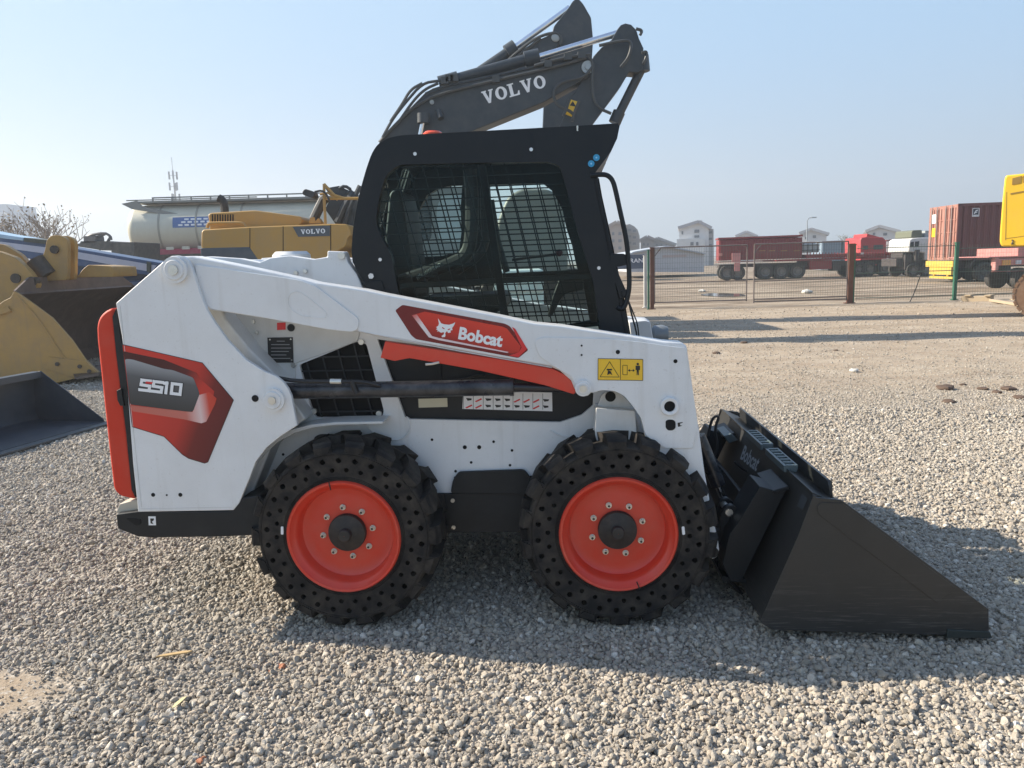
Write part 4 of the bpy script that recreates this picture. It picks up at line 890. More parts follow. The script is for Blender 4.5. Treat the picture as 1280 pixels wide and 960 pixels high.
# ---- rear excavator
F2 = Frame(.3, 19.5, 0); t2 = F2.xz
def q2(px, py, y): return F2.pt(px, py, y)
E2 = empty('excavator', F2, 'excavator farther back whose graphite boom and stick rise highest of all', 'excavator', 'excavators with raised graphite booms')
g = MB(); g.prism(rnd(t2([(709, 12), (716, 1), (722, -3), (729, 4.5), (739, 22), (741.5, 50), (739, 90), (722, 158), (700, 220), (676, 220), (680, 130), (690, 100), (686, 60), (692, 33)], -.2), .05, 2), -.2, .2); g.build('stick', VGREY, E2, bevel=.02)
g = MB(); g.prism(t2([(500, 200), (560, 130), (600, 96), (640, 70), (668, 52), (690, 42), (697, 45), (699, 55), (690, 68), (640, 110), (590, 150), (540, 230), (520, 300), (480, 300)], -.3), -.3, .3); g.build('boom', VGREY, E2, bevel=.02)
g = MB(); g.cyl(q2(600, 90, 0), q2(641, 62, 0), .13, n=14); g.cyl(q2(634, 67, 0), q2(645, 59.5, 0), .2, n=12); g.build('stick_cylinder', VGREY, E2)
g = MB(); g.cyl(q2(643, 60, 0), q2(712, 10, 0), .075, n=12); g.build('stick_rod', CHROME, E2)
g = MB(); c = q2(694.5, 47, -.3); g.lathe([(.001, -.06), (.05, -.06), (.10, -.04), (.10, .02)], (c.x, -.3, c.z), n=18); g.build('pin', MATS['pale_pin'], E2)
g = MB()
for h in (((630, 80), (650, 62), (672, 46), (694, 40), (702, 46), (700, 56)), ((640, 76), (660, 60), (676, 48))): g.tube([q2(a, b, -.34) for a, b in h], .035, 6, 2)
g.build('hydraulic_hose', MATS['weathered_hose'], E2)
g = MB(); g.prism(rnd(t2([(420, 290), (425, 275), (560, 272), (565, 330), (420, 335)], -1.3), .08, 3), -1.3, 1.3); g.build('body', VYEL, E2, bevel=.04)
g = MB(); g.prism(rnd(t2([(560, 330), (556, 250), (600, 246), (612, 290), (612, 332)], .3), .1, 3), .3, 1.3); g.build('operator_cab', MATS['cab_grey_paint'], E2, bevel=.03)
x0 = t2([(430, 330)], 0)[0][0]
g = MB(); g.box(x0, -.9, .4, x0+3.2, .9, 1.3); g.build('undercarriage', TRACK, E2)
for s_ in (-1, 1): tracks(E2, x0-.6, x0+3.8, s_*1.2, .55, .85)
# ---- khaki machine whose rounded hood shows through the cab window
F3 = Frame(1.0, 17.5, 0); t3 = F3.xz
E3 = empty('wheel_loader', F3, 'khaki wheel loader rear end seen only through the black cab window', 'wheel loader')
KH = mat('khaki_paint', (.21, .22, .19), .5, dust=.3, dustcol=(.3, .26, .18))
g = MB(); g.prism(rnd(t3([(624, 345), (620, 280), (634, 246), (650, 236), (690, 236), (704, 256), (709, 300), (711, 345)], -1.0), .25, 5), -1.0, 1.0); g.build('hood', KH, E3, bevel=.08, seg=3)
for px in (632, 700):
    for s_ in (-1, 1):
        c = F3.pt(px, 380, s_*1.05); g = MB(); g.lathe([(.001, -.2), (.3, -.2), (.35, -.12), (.6, -.18), (.62, .18), (.3, .2), (.001, .2)], (c.x, s_*1.05, .62), n=28); g.build('wheel', TRACK, E3)
c = F3.pt(665, 360, 0); g = MB(); g.box(c.x-1.0, -.6, .6, c.x+1.0, .6, 1.3); g.build('chassis', TRACK, E3)
# ---- white plastic tank
D = 13.2
F4 = Frame(0, D, 0); a = F4.pt(616, 338, 0); b = F4.pt(679, 338, 0)
TK = empty('liquid_tank', Frame((a.x+b.x)/2, D, 0), 'white plastic cube tank seen through the lower cab window', 'tank')
w = b.x-a.x
g = MB(); g.box(-w/2, 0, .14, w/2, .9, a.z); g.build('tank_shell', mat('milky_plastic', (.62, .70, .66), .5, dust=.1), TK, bevel=.05, seg=3)
g = MB(); grid(g, [(-w/2-.02, .15), (w/2+.02, .15), (w/2+.02, a.z-.03), (-w/2-.02, a.z-.03)], .3, .24, .018, -.02); g.build('cage', STEEL, TK, smooth=0)
g = MB(); g.box(-w/2, 0, 0, w/2, .9, .12); g.build('pallet', mat('pallet_wood', (.3, .22, .14), .8), TK)
# ---- tanker
F5 = Frame(-13, 32, R(2)); t5 = F5.xz
TN = empty('tank_trailer', F5, 'cream tank trailer with blue printed panel and magenta skirt behind the ochre excavator', 'tank trailer')
c0 = F5.pt(176, 292, 0); c1 = F5.pt(430, 286, 0); rr = 29.0*F5.ppm(0); X0, X1, ZC = c0.x, c1.x+2.5, c0.z+.1
CREAM = mat('cream_tank_paint', (.60, .58, .47), .45, var=.08, dust=.25, dustcol=(.42, .38, .30), scale=.8, streak=.25)
g = MB(); g.lathe([(.01, X0-.32), (rr*.55, X0-.27), (rr*.85, X0-.14), (rr*.97, X0), (rr, X0+.12), (rr, X1), (rr*.9, X1+.2), (.01, X1+.3)], (0, 0, ZC), 'x', 48); g.build('tank_shell', CREAM, TN, smooth=30)
g = MB()
for px in (197, 244, 300): c = F5.pt(px, 290, -rr).x; g.lathe([(rr+.004, c), (rr+.02, c+.01), (rr+.02, c+.07), (rr+.004, c+.08)], (0, 0, ZC), 'x', 48)
g.build('tank_band', mat('grimy_band', (.36, .34, .28), .6), TN)
# wrapped panel with oval print
def wrap(mb, xa, xb, aa, ab, off):
    n = 6; vs = []
    for i in range(n+1):
        t = R(aa+(ab-aa)*i/n)
        for x in (xa, xb): vs.append((x, -(rr+off)*math.cos(t), ZC+(rr+off)*math.sin(t)))
    mb.add(vs, [(2*i, 2*i+1, 2*i+3, 2*i+2) for i in range(n)])
xa, xb = F5.pt(216, 285, -rr).x, F5.pt(300, 285, -rr).x
g = MB(); wrap(g, xa, xb, 2, 26, .012); bp_ = g.build('blue_panel', mat('blue_print', (.07, .15, .36), .5), TN, smooth=60)
g = MB()
for j in range(3):
    for i in range(14):
        x = xa+.22+i*.25+j*.12
        if x < xb-.2: wrap(g, x, x+.17, 5.5+j*6.5, 9.5+j*6.5, .018)
g.build('oval_print', WHITEINK, bp_, smooth=60)
g = MB(); xs = F5.pt(180, 317, -rr*.9).x; g.box(xs, -rr*.98, ZC-rr*1.12, X1, rr*.98, ZC-rr*.78); g.build('skirt', mat('magenta_skirt', (.36, .03, .08), .5, dust=.2), TN)
g = MB()
for i in range(9): x = xs+.3+i*.62; g.box(x, -rr*.995, ZC-rr*.82, x+.3, -rr*.96, ZC-rr*.70)
g.build('skirt_tab', CREAM, TN)
g = MB(); zt = ZC+rr*1.02
g.box(X0+.2, -.75, zt+.02, X1, .75, zt+.10); g.box(X0+.9, -.78, zt+.19, X1, -.73, zt+.24); g.box(X0-.1, -.78, zt+.12, X0+5, -.72, zt+.16)
for i in range(12): x = X0+.9+i*.75; g.box(x, -.77, zt+.05, x+.05, -.73, zt+.24)
g.prism([(X0-.3, zt+.02), (X0+.3, zt+.12), (X0+.5, zt-.1), (X0+2.2, zt-.5), (X0+2.1, zt-.58), (X0+.1, zt-.2)], -.8, -.7)
g.build('walkway', mat('galvanised_walkway', (.22, .23, .22), .5, metal=.4), TN)
g = MB(); g.box(X0, -1.0, .6, X1, 1.0, ZC-rr*1.0)
for x in (X0+.8, X0+2.0, X0+3.2):
    for s_ in (-1, 1): g.lathe([(.001, -.2), (.3, -.18), (.5, -.2), (.52, .2), (.001, .2)], (x, s_*1.0, .52), n=24)
g.build('running_gear', TRACK, TN)
# ---- dark flatbed with parts behind the blue boom
F6 = Frame(-14, 27, 0); t6 = F6.xz
DK = empty('flatbed_truck', F6, 'dark flatbed truck loaded with a folded frame, left of the cream tanker', 'truck')
DM = mat('dark_grey_truck_paint', (.05, .055, .055), .6, dust=.2)
g = MB(); g.prism(t6([(139, 303), (168, 302.5), (168, 340), (139, 340)], 0), 0, 2); g.build('box', DM, DK, bevel=.02)
g = MB(); g.prism(t6([(94, 305.5), (100, 304), (101, 301.5), (139, 301.5), (142, 305), (139, 312), (128, 313), (96, 308)], 0), 0, 2); g.build('deck', DM, DK)
g = MB(); g.tube([F6.pt(a, b, .2) for a, b in ((108, 298), (112, 294), (131, 291), (138, 295), (139, 300))], .05, 6, 1); g.tube([F6.pt(a, b, .2) for a, b in ((108, 299), (122, 296), (131, 293))], .04, 6); g.tube([F6.pt(a, b, .2) for a, b in ((124, 312), (132, 306), (138, 297))], .05, 6)
c0_ = F6.pt(112, 299, .2); g.box(c0_.x-.1, 0, c0_.z-.12, c0_.x+.3, .6, c0_.z+.1); g.build('folded_frame', mat('rack_steel', (.12, .12, .12), .5), DK)
g = MB(); c = F6.pt(130, 330, 0); g.box(c.x-1.4, 0, .5, c.x+1.2, 2, 1.5)
for x in (-.9, .8):
    g.lathe([(.001, -.2), (.5, -.2), (.5, .2), (.001, .2)], (c.x+x, .2, .5), n=20); g.lathe([(.001, -.2), (.5, -.2), (.5, .2), (.001, .2)], (c.x+x, 1.8, .5), n=20)
g.build('running_gear', TRACK, DK)
# ---- blue boom truck
F7 = Frame(-9, 17.5, 0); t7 = F7.xz
BL = empty('crane_truck', F7, 'blue crane truck with lowered white striped boom, left behind the loader bucket', 'crane truck')
BLUE = mat('crane_blue_paint', (.035, .075, .17), .4, dust=.15, dustcol=(.2, .25, .32)); PBL = mat('pale_blue_paint', (.35, .52, .68), .4, dust=.15)
g = MB(); g.prism(t7([(-80, 281), (0, 296), (60, 305), (201, 328.5), (198, 346), (100, 333), (0, 318), (-80, 306)], -.4), -.4, .3); g.build('boom', BLUE, BL, bevel=.02)
g = MB(); g.prism(t7([(-80, 277), (0, 292.5), (30, 297), (30, 301), (0, 297.5), (-80, 282)], -.4), -.42, .32); g.build('boom_cover', PBL, BL, bevel=.01)
g = MB(); g.prism(t7([(-80, 288), (0, 302), (80, 312), (196, 332), (190, 340), (85, 321), (0, 309), (-80, 295)], -.4), -.41, .31); g.build('boom_stripe', mat('pale_lilac_stripe', (.42, .45, .55), .45, dust=.2), BL, smooth=0)
g = MB(); g.prism(t7([(30, 297), (56, 300), (56, 305), (30, 302)], -.45), -.45, .3); g.prism(t7([(183, 327), (188, 328), (188, 340), (183, 340)], -.45), -.44, -.38); g.build('boom_clamp', mat('olive_black', (.05, .06, .05), .6), BL)
c = F7.pt(60, 380, 0)
g = MB(); g.box(c.x-3, -.2, .7, c.x+2.4, 2.0, 1.35); g.prism(t7([(84, 326), (190, 342), (190, 380), (84, 380)], .3), .3, 2.0); g.build('chassis', BLUE, BL, bevel=.03)
g = MB()
for x in (-2, -1, 1.6):
    for y in (.1, 1.8): g.lathe([(.001, -.2), (.3, -.17), (.5, -.2), (.52, .2), (.001, .2)], (c.x+x, y, .52), n=20)
g.build('running_gear', TRACK, BL)
# ---- yellow wheel loader with its bucket raised to eye height
p = CAM+ray(60, 430)*10.6
FL = Frame(p.x, p.y, R(4)); tL = FL.xz
WLr = empty('wheel_loader', FL, 'worn yellow wheel loader with brown inside of its big bucket facing right', 'wheel loader')
sideL = tL([(17.6, 364), (22, 366), (35, 375), (65, 397), (89, 424), (108, 451), (124.5, 466), (121, 470), (95, 473), (40, 486), (0, 494), (-30, 492), (-45, 470), (-40, 430), (-18, 392), (5, 376), (13, 372)], 0)
W_L = 3.9
g = MB(); g.prism(sideL, 0, .04); bk_ = g.build('bucket', LOADY, WLr, bevel=.006); g = MB(); g.prism(sideL, W_L-.04, W_L); g.build('far_cheek_plate', LOADIN, bk_, bevel=.006)
shL = tL([(19, 366), (0, 379), (-20, 394), (-40, 430), (-43, 468), (-28, 489), (0, 491), (40, 483), (95, 471)], 0)
stripg(shL, .03, .04, W_L-.04).build('bucket_inner_shell', LOADIN, bk_)
g = MB(); P0 = tL([(19, 366)], 0)[0]
g.poly3([[(.02, -.02), (W_L-.02, -.02), (W_L-.02, .03), (W_L-.5, .20), (.42, .20), (.02, .03)]], (P0[0], 0, P0[1]), (0, 1, 0), (-.05, 0, 1), (-.03, 0, 0)); g.build('spill_guard', LOADIN, bk_)
g = MB(); g.prism(tL([(92, 467), (124.5, 465), (123, 470), (95, 474)], 0), -.02, W_L+.02); g.build('cutting_edge', LOADIN, bk_)
g = MB(); g.prism(tL([(62, 446), (108, 451), (124.5, 466), (95, 471.5), (60, 462)], -.0), -.02, .0); g.build('side_cutter', LOADY, bk_, bevel=.004)
g = MB(); a = FL.pt(38, 350, .95); b = FL.pt(80, 296, .95)
lugp = tL([(42, 352), (56, 312), (58, 300), (64, 294), (74, 294), (83, 298), (85, 306), (84, 350)], .9)
g.prism(rnd(lugp, .03, 2), .90, 1.0); g.prism(rnd(lugp, .03, 2), 1.12, 1.22); cc = FL.pt(69, 312, .9); g.build('bucket_lug', LOADY, bk_, bevel=.01)
for a, b in ((100, 458), (72, 455), (112, 464)):
    c = FL.pt(a, b, -.02); g = MB(); g.cyl((c.x, -.045, c.z), (c.x, 0, c.z), .028, n=6); g.build('edge_bolt', TRACK, bk_)
g = MB(); g.tube([FL.pt(a, b, -.004) for a, b in ((22, 370), (50, 400), (75, 440), (85, 452))], .012, 6, 1); g.build('cheek_weld', LOADY, bk_)
lp_ = FL.xz([(-30, 395), (10, 383), (14, 389), (-26, 402)], -.02); g = MB(); g.prism(lp_, -.03, 0); g.build('cheek_stiffener', LOADY, bk_)
g = MB(); g.cyl((cc.x, .86, cc.z), (cc.x, 1.26, cc.z), .06, n=14); g.build('lug_pin', TRACK, bk_)
g = MB(); g.prism(rnd(tL([(95, 347), (104, 336), (110, 331), (140, 333), (142, 346)], 1.2), .02, 2), 1.2, 2.1); g.build('stop_block', LOADY, bk_, bevel=.02)
g = MB(); g.prism(rnd(tL([(-40, 300), (10, 306), (30, 318), (46, 337), (54, 350), (58, 372), (40, 386), (20, 396), (0, 390), (-40, 400)], 1.4), .04, 2), 1.30, 1.42)
g.prism(rnd(tL([(-60, 312), (0, 314), (22, 322), (40, 340), (50, 356), (40, 372), (10, 380), (-60, 380)], .6), .04, 2), .55, .68); g.build('lift_arm', LOADY, WLr, bevel=.012)
g = MB()
for a, b, y in ((20, 348, .55), (40, 352, .55)): c = FL.pt(a, b, y); g.cyl((c.x, y-.02, c.z), (c.x, y+.1, c.z), .07, n=16)
g.cyl(FL.pt(44, 325, .9), FL.pt(60, 345, .9), .14, n=14); g.build('arm_pin', TRACK, WLr)
# loader body to the left of the frame
c = FL.pt(-45, 430, 1.45)
g = MB(); g.box(c.x-4.2, .6, .8, c.x-1.2, 2.3, 2.2); g.build('engine_body', LOADY, WLr, bevel=.08, seg=3)
g = MB()
for x in (-1.4, -4.0):
    for y in (.35, 2.55): g.lathe([(.001, -.22), (.35, -.2), (.4, -.1), (.68, -.22), (.72, -.1), (.72, .1), (.68, .22), (.001, .2)], (c.x+x, y, .72), n=28)
g.build('running_gear', TRACK, WLr)
# ---- empty black skid steer bucket in front of it
pA = ground_pt(132, 529); pB = ground_pt(0, 567); u = (pA-pB).normalized(); 
FBk = Frame(pA.x, pA.y, math.atan2(u.y, u.x))
# local x = along the cutting edge (0 = right end), y = away towards the back sheet
BB = empty('loader_bucket', FBk, 'empty dark blue-grey bucket lying open on the gravel at the left edge', 'bucket')
SLATE = mat('slate_bucket_paint', (.030, .038, .052), .42, var=.2, dust=.3, dustcol=(.09, .10, .11), scale=2)
prof = [(0, .0), (.02, .0), (.78, .01), (.86, .08), (.80, .50), (.72, .53), (.66, .50)]
dI = lambda x0, x1: None
WB = 1.9
sidep = [(.0, .005), (.72, .005), (.84, .06), (.845, .12), (.80, .52), (.70, .54), (.02, .05)]
g = MB()
g.poly3([sidep], (-.012, 0, 0), (0, 1, 0), (0, 0, 1), (.012, 0, 0)); g.side = 1; g.poly3([sidep], (-WB, 0, 0), (0, 1, 0), (0, 0, 1), (.012, 0, 0)); g.build('side_plate', SLATE, BB, bevel=.002)
shp = [(0, .012), (.72, .012), (.80, .04), (.835, .12), (.79, .52)]
P = [Vector(p) for p in shp]; o_ = []
for i, p_ in enumerate(P):
    d = (P[min(i+1, len(P)-1)]-P[max(i-1, 0)]).normalized(); o_.append(p_+Vector((-d.y, d.x))*.01)
g = MB(); g.poly3([[tuple(x) for x in P]+[tuple(x) for x in reversed(o_)]], (-WB+.012, 0, 0), (0, 1, 0), (0, 0, 1), (WB-.024, 0, 0)); g.build('shell', SLATE, BB)
g = MB(); g.box(-WB, .70, .515, 0, .80, .535); g.box(-WB, .69, .47, 0, .70, .535); g.build('top_flange', mat('slate_painted_highlight', (.045, .058, .075), .4), BB, bevel=.002)  # flange highlight put into a lighter slate colour
g = MB(); g.box(-WB-.01, -.10, .0, .01, .06, .018); g.build('cutting_edge', mat('bare_edge_steel', (.10, .11, .12), .4, metal=.4), BB, bevel=.002)
# ---- bright yellow excavator at the right edge
p = CAM+ray(1250, 300)*17.0
F8 = Frame(p.x, p.y+.8, R(-35)); t8 = F8.xz
E8 = empty('excavator', F8, 'bright yellow excavator cut off by the right edge', 'excavator')
g = MB(); g.prism(rnd(t8([(1258, 219), (1400, 205), (1400, 306), (1252, 308.5), (1249.5, 303), (1250, 290), (1253, 250), (1256, 222)], -1.4), .12, 4), -1.4, 1.3); g.build('body', BYEL, E8, bevel=.06, seg=3)
g = MB(); g.prism(t8([(1265.5, 223), (1277, 220), (1276, 229), (1265, 231)], -1.4), -1.41, -1.38); g.prism(t8([(1279, 220), (1290, 218), (1290, 227), (1279, 228.5)], -1.4), -1.41, -1.38)
g.prism(t8([(1263, 241.5), (1300, 235), (1300, 236), (1263, 243)], -1.4), -1.41, -1.38); g.prism(t8([(1256.5, 300), (1258, 240), (1258.4, 240), (1257.2, 300)], -1.4), -1.404, -1.38); g.prism(t8([(1257, 298), (1300, 292), (1300, 292.5), (1257, 298.6)], -1.4), -1.404, -1.38); g.build('vent', mat('brown_vent', (.28, .17, .03), .6), E8, smooth=0)
g = MB(); g.tube([F8.pt(a, b, -1.405) for a, b in ((1264.5, 300), (1266.5, 300.5), (1265.5, 303), (1264, 305), (1267, 304.5))], .012, 5); g.build('panel_mark', BLACKINK, E8)
c = F8.pt(1268, 383, -1.2)
for s_ in (-1, 1):
    g = MB(); r = .48; g.prism(circ(c.x+r, r, r, 16, 90, 270)+circ(c.x+4.6, r, r, 10, -90, 90), s_*1.2-.3, s_*1.2+.3)
    for i in range(12):
        a = R(95+i*15.5); x, z = c.x+r+(r+.02)*math.cos(a), r+(r+.02)*math.sin(a); M = Matrix.Translation((x, s_*1.2, z)) @ Matrix.Rotation(-a, 4, 'Y'); g.box(-.025, -.31, -.05, .025, .31, .05, M)
    g.build('track', mat('rusty_track', (.18, .10, .055), .7, dust=.4, dustcol=(.3, .22, .14)), E8)
    g = MB(); g.lathe([(.001, -.06), (.12, -.06), (.3, -.02), (.3, .02)], (c.x+r, s_*1.2-s_*0-.3, r), n=20); g.build('idler', mat('idler_orange', (.5, .20, .06), .5), E8)
g = MB(); g.box(c.x+1, -1, .5, c.x+4, 1, 1.6); g.build('undercarriage', TRACK, E8)
# ================================================================== trucks in the yard
def wheelobj(parent, x, y, z, r, rimm):
    g = MB(); g.lathe([(r*.58, -.13), (r*.72, -.15), (r*.95, -.13), (r, -.08), (r, .12), (r*.9, .15), (.01, .15)], (0, 0, 0), n=24)
    g.cur = 1; g.lathe([(r*.58, -.13), (r*.55, -.06), (r*.3, -.03), (r*.26, -.10), (.005, -.10)], (0, 0, 0), n=24)
    o = g.build('wheel', [mat('truck_tyre', (.035, .033, .032), .8, dust=.4, dustcol=(.12, .10, .08)), rimm], parent); o.location = (x, y, z); return o
RIMG = mat('grey_truck_rim', (.16, .15, .14), .5, dust=.3)
TRED = mat('maroon_trailer_paint', (.24, .025, .028), .5, var=.15, dust=.25, dustcol=(.26, .14, .11), scale=.7, streak=.25)
CHS = mat('truck_chassis', (.05, .042, .042), .7, dust=.4, dustcol=(.15, .12, .10))
def wheelset(parent, fr, pxs, py, y, rp, back=2.2, rimm=RIMG):
    r = rp*fr.ppm(y)
    first = None
    for px in pxs:
        x = fr.pt(px, py, y).x
        if first is None: first = wheelobj(parent, x, y+.15, r, r, rimm); o = first
        else: o = first.copy(); COL.objects.link(o); o.parent = parent; o.location = (x, y+.15, r)
        o2 = first.copy(); COL.objects.link(o2); o2.parent = parent; o2.location = (x, y+back, r); o2.rotation_euler = (0, 0, math.pi)
# high sided trailer
G1 = Frame(14, 46, R(-11))
H1 = empty('dropside_trailer', G1, 'high sided maroon trailer, left of the yard trucks beyond the gate', 'trailer', 'trucks and trailers parked in the yard')
g = MB(); bx(g, G1, 898.5, 296.5, 1003, 326, 0, 2.4); g.build('cargo_box', TRED, H1, bevel=.02)
g = MB()
for i in range(27): a = 900.5+i*3.9; bx(g, G1, a, 297.5, a+1.0, 325, -.07, 0)
bx(g, G1, 898, 295.6, 1003.5, 297.2, -.09, 2.45); bx(g, G1, 898, 325, 1003.5, 327.5, -.09, 2.4); g.build('side_rib', TRED, H1)
g = MB()
for a in (949, 961, 976, 992): bx(g, G1, a, 313, a+8, 314, -.085, -.06)
g.build('reflector_tape', mat('tape_orange', (.5, .25, .08), .5), H1)
g = MB()
for a in (897, 1012): bx(g, G1, 920.5 if a > 900 else 899, 316.5, 924.5 if a > 900 else 903, 320, -.12, -.07)
g.build('tail_plate', mat('tail_white_red', (.5, .2, .16), .5), H1)
g = MB(); bx(g, G1, 899, 327, 1040, 335, .3, 2.1); g.build('chassis', CHS, H1)
g = MB(); bx(g, G1, 915, 316, 926, 328, -.3, -.1); bx(g, G1, 918, 328, 925, 339, -.3, -.2); g.build('tail_board', mat('faded_pink_red', (.55, .22, .20), .5, dust=.2), H1)
wheelset(H1, G1, (909, 922, 957, 977, 997), 343, .0, 8.6)
# low flatbed
G2 = Frame(18, 45.2, 0)
H2 = empty('flatbed_trailer', G2, 'long low sided maroon flatbed trailer with a red cab behind it', 'trailer', 'trucks and trailers parked in the yard')
g = MB(); bx(g, G2, 1008, 314.5, 1123, 323, 0, 2.4); bx(g, G2, 970, 322, 1123, 325, 0.02, 2.4); g.build('bed', TRED, H2, bevel=.02)
g = MB()
for i in range(30): a = 1009+i*3.8; bx(g, G2, a, 315.5, a+.9, 323, -.05, 0)
g.build('side_rib', TRED, H2)
g = MB(); bx(g, G2, 1012, 325, 1040, 337, .1, 2.2); g.build('tool_box', TRED, H2)
g = MB(); bx(g, G2, 1040, 324, 1125, 332, .3, 2.1); bx(g, G2, 1041, 329, 1051, 338, .1, .8); g.build('chassis', CHS, H2)
g = MB()
for a in (1113, 1122): bx(g, G2, a, 299.5, a+1.5, 315, 0, .1)
bx(g, G2, 1108, 299.5, 1123, 301, 0, .1); bx(g, G2, 1108, 306, 1123, 307, 0, .1); g.build('headboard', TRED, H2)
wheelset(H2, G2, (1075, 1086.5, 1106), 343, .0, 9.2)
g = MB(); bx(g, G2, 1076, 315.5, 1080, 318, -.06, -.04); g.build('load_mark', mat('faded_white', (.6, .55, .55), .6), H2)
# red tractor behind it
G3 = Frame(20, 49, 0)
H3 = empty('tractor_unit', G3, 'red truck cab standing behind the low flatbed trailer', 'truck', 'trucks and trailers parked in the yard')
TR2 = mat('red_cab_paint', (.42, .03, .03), .4, dust=.1)
g = MB(); a = G3.xz([(1075.5, 336), (1075.5, 300), (1077, 297), (1084, 296), (1104, 296.5), (1108, 301), (1108, 336)], 0); g.prism(a, 0, 2.3); g.build('cab', TR2, H3, bevel=.05)
g = MB(); bx(g, G3, 1079, 307, 1085, 312, -.02, .05); bx(g, G3, 1092, 306, 1104, 312, -.02, .05); g.build('cab_window', DKGLASS, H3)
g = MB(); g.prism(G3.xz([(1085, 296), (1086, 292), (1104, 297)], 0), .2, 2.1); g.build('wind_deflector', TR2, H3)
wheelset(H3, G3, (1083, 1101), 341, .2, 8.6, 2.0)
g = MB(); bx(g, G3, 1076, 326, 1125, 334, .4, 2.0); g.build('chassis', CHS, H3)
# white tractor
G4 = Frame(22, 42, 0)
H4 = empty('tractor_unit', G4, 'white truck cab with bare grey chassis, left of the maroon container', 'truck', 'trucks and trailers parked in the yard')
TW_ = mat('white_cab_paint', (.62, .62, .60), .4, dust=.2)
g = MB(); g.prism(G4.xz([(1135.5, 315), (1137, 300), (1141, 297.5), (1150, 297), (1168, 297), (1168, 325), (1156, 325), (1156, 316)], 0), 0, 2.3); g.build('cab', TW_, H4, bevel=.06, seg=3)
g = MB(); g.prism(G4.xz([(1137.3, 309), (1138, 303), (1142, 302), (1142, 309)], 0), -.02, .05); g.prism(G4.xz([(1143.5, 309), (1143.8, 302), (1149, 301.5), (1148, 308.5)], 0), -.02, .05); g.build('cab_window', DKGLASS, H4)
g = MB(); g.prism(G4.xz([(1141, 297), (1142, 289), (1144, 287.5), (1155, 287), (1156, 297)], 0), .2, 2.0); g.build('roof_box', mat('olive_roof_box', (.14, .15, .10), .6), H4, bevel=.05)
g = MB(); bx(g, G4, 1156, 288, 1170, 300, .3, 2.2); g.build('sleeper_panel', mat('pale_grey_panel', (.38, .40, .40), .5), H4)
g = MB(); bx(g, G4, 1120, 322, 1160, 333, .3, 2.0); bx(g, G4, 1131, 318, 1141, 337, .1, 1.0); bx(g, G4, 1144, 312, 1150, 326, -.1, .5); bx(g, G4, 1128, 316, 1136, 322, .3, 1.6); g.build('chassis', CHS, H4)
wheelset(H4, G4, (1142, 1158.5), 341, .0, 8.5, 2.0)
# container on its trailer
p = CAM+ray(1197, 290)*33.0
G5 = Frame(p.x, p.y, R(-3)); t_5 = G5.xz
# local x: along the long side (right, away); local y: across
CT = mat('container_maroon', (.15, .045, .04), .55, var=.15, dust=.2, dustcol=(.2, .12, .1), scale=.6, streak=.3)
CTD = mat('container_faded_door', (.36, .16, .12), .55, var=.25, dust=.35, dustcol=(.42, .30, .24), scale=1.2, streak=.3)
H5 = empty('container_trailer', G5, 'maroon shipping container on a trailer with faded door end', 'container truck', 'trucks and trailers parked in the yard')
zt, zb = G5.pt(1197, 254.5, 0).z, G5.pt(1197, 325.5, 0).z
xe = G5.pt(1262, 285, 0).x; wid = 2.44
g = MB(); n = 40; vs = []
pts = []
Lc = max(xe, 6.0)
for i in range(n):
    x = .1+i*(Lc-.2)/n; dd = .0 if i % 2 else .06; pts += [(x, dd), (x+(Lc-.2)/n*.7, dd)]
pts = [(0, 0)]+pts+[(Lc, 0), (Lc, wid), (0, wid)]
g.poly3([pts], (0, 0, zb+.1), (1, 0, 0), (0, 1, 0), (0, 0, zt-zb-.2)); cn = g.build('container', CT, H5, smooth=0)
g = MB(); g.box(-.03, -.03, zt-.12, Lc, .02, zt); g.box(-.03, -.03, zb, Lc, .02, zb+.14); g.box(-.03, -.03, zb+.0, .12, .03, zt-.01); g.box(0, 0, zt-.1, Lc, wid, zt-.02); g.build('container_frame', CT, cn)
g = MB(); g.box(-.05, .0, zb+.02, -.005, wid, zt-.02)
for k in range(2):
    for j in range(5):
        y = .12+k*1.2+j*.22; g.box(-.085, y, zb+.15, -.05, y+.13, zt-.15)
for z in (.3, .5, .72): g.box(-.09, .05, zb+(zt-zb)*z, -.08, wid-.05, zb+(zt-zb)*z+.03)
g.build('container_door', CTD, cn)
g = MB()
for y in (.35, .85, 1.6, 2.1): g.cyl((-.12, y, zb+.05), (-.12, y, zt-.05), .025, n=8)
g.build('lock_rod', mat('lock_rod_grey', (.35, .28, .25), .5), cn)
g = MB(); g.box(-.10, 1.75, zt-.75, -.09, 2.1, zt-.35); g.build('door_label', WHITEINK, cn, smooth=0)
g = MB(); g.box(-.10, 1.75, zt-1.35, -.09, 2.05, zt-.95); g.build('door_label', YELLOWINK, cn, smooth=0)
xm = G5.pt(1215.5, 266, 0).x; xn = G5.pt(1223.5, 266, 0).x; zm0, zm1 = G5.pt(1219, 270.5, 0).z, G5.pt(1219, 260.5, 0).z
g = MB(); g.box(xm, -.012, zm0, xn, -.004, zm1); lp = g.build('logo_panel', mat('logo_black', (.03, .035, .05), .5), cn, smooth=0)
g = MB(); w_ = xn-xm; h_ = zm1-zm0
g.poly3([[(.2, .35), (.45, .75), (.85, .85), (.8, .72), (.5, .62), (.45, .55), (.75, .6), (.7, .48), (.4, .42), (.3, .3)]], (xm, -.013, zm0), (w_, 0, 0), (0, 0, h_), (0, -.004, 0)); g.box(xm+w_*.1, -.017, zm0+h_*.08, xn-w_*.1, -.013, zm0+h_*.2)
fl_ = [(0, 0), (1, 0), (1, 1), (0, 1)]
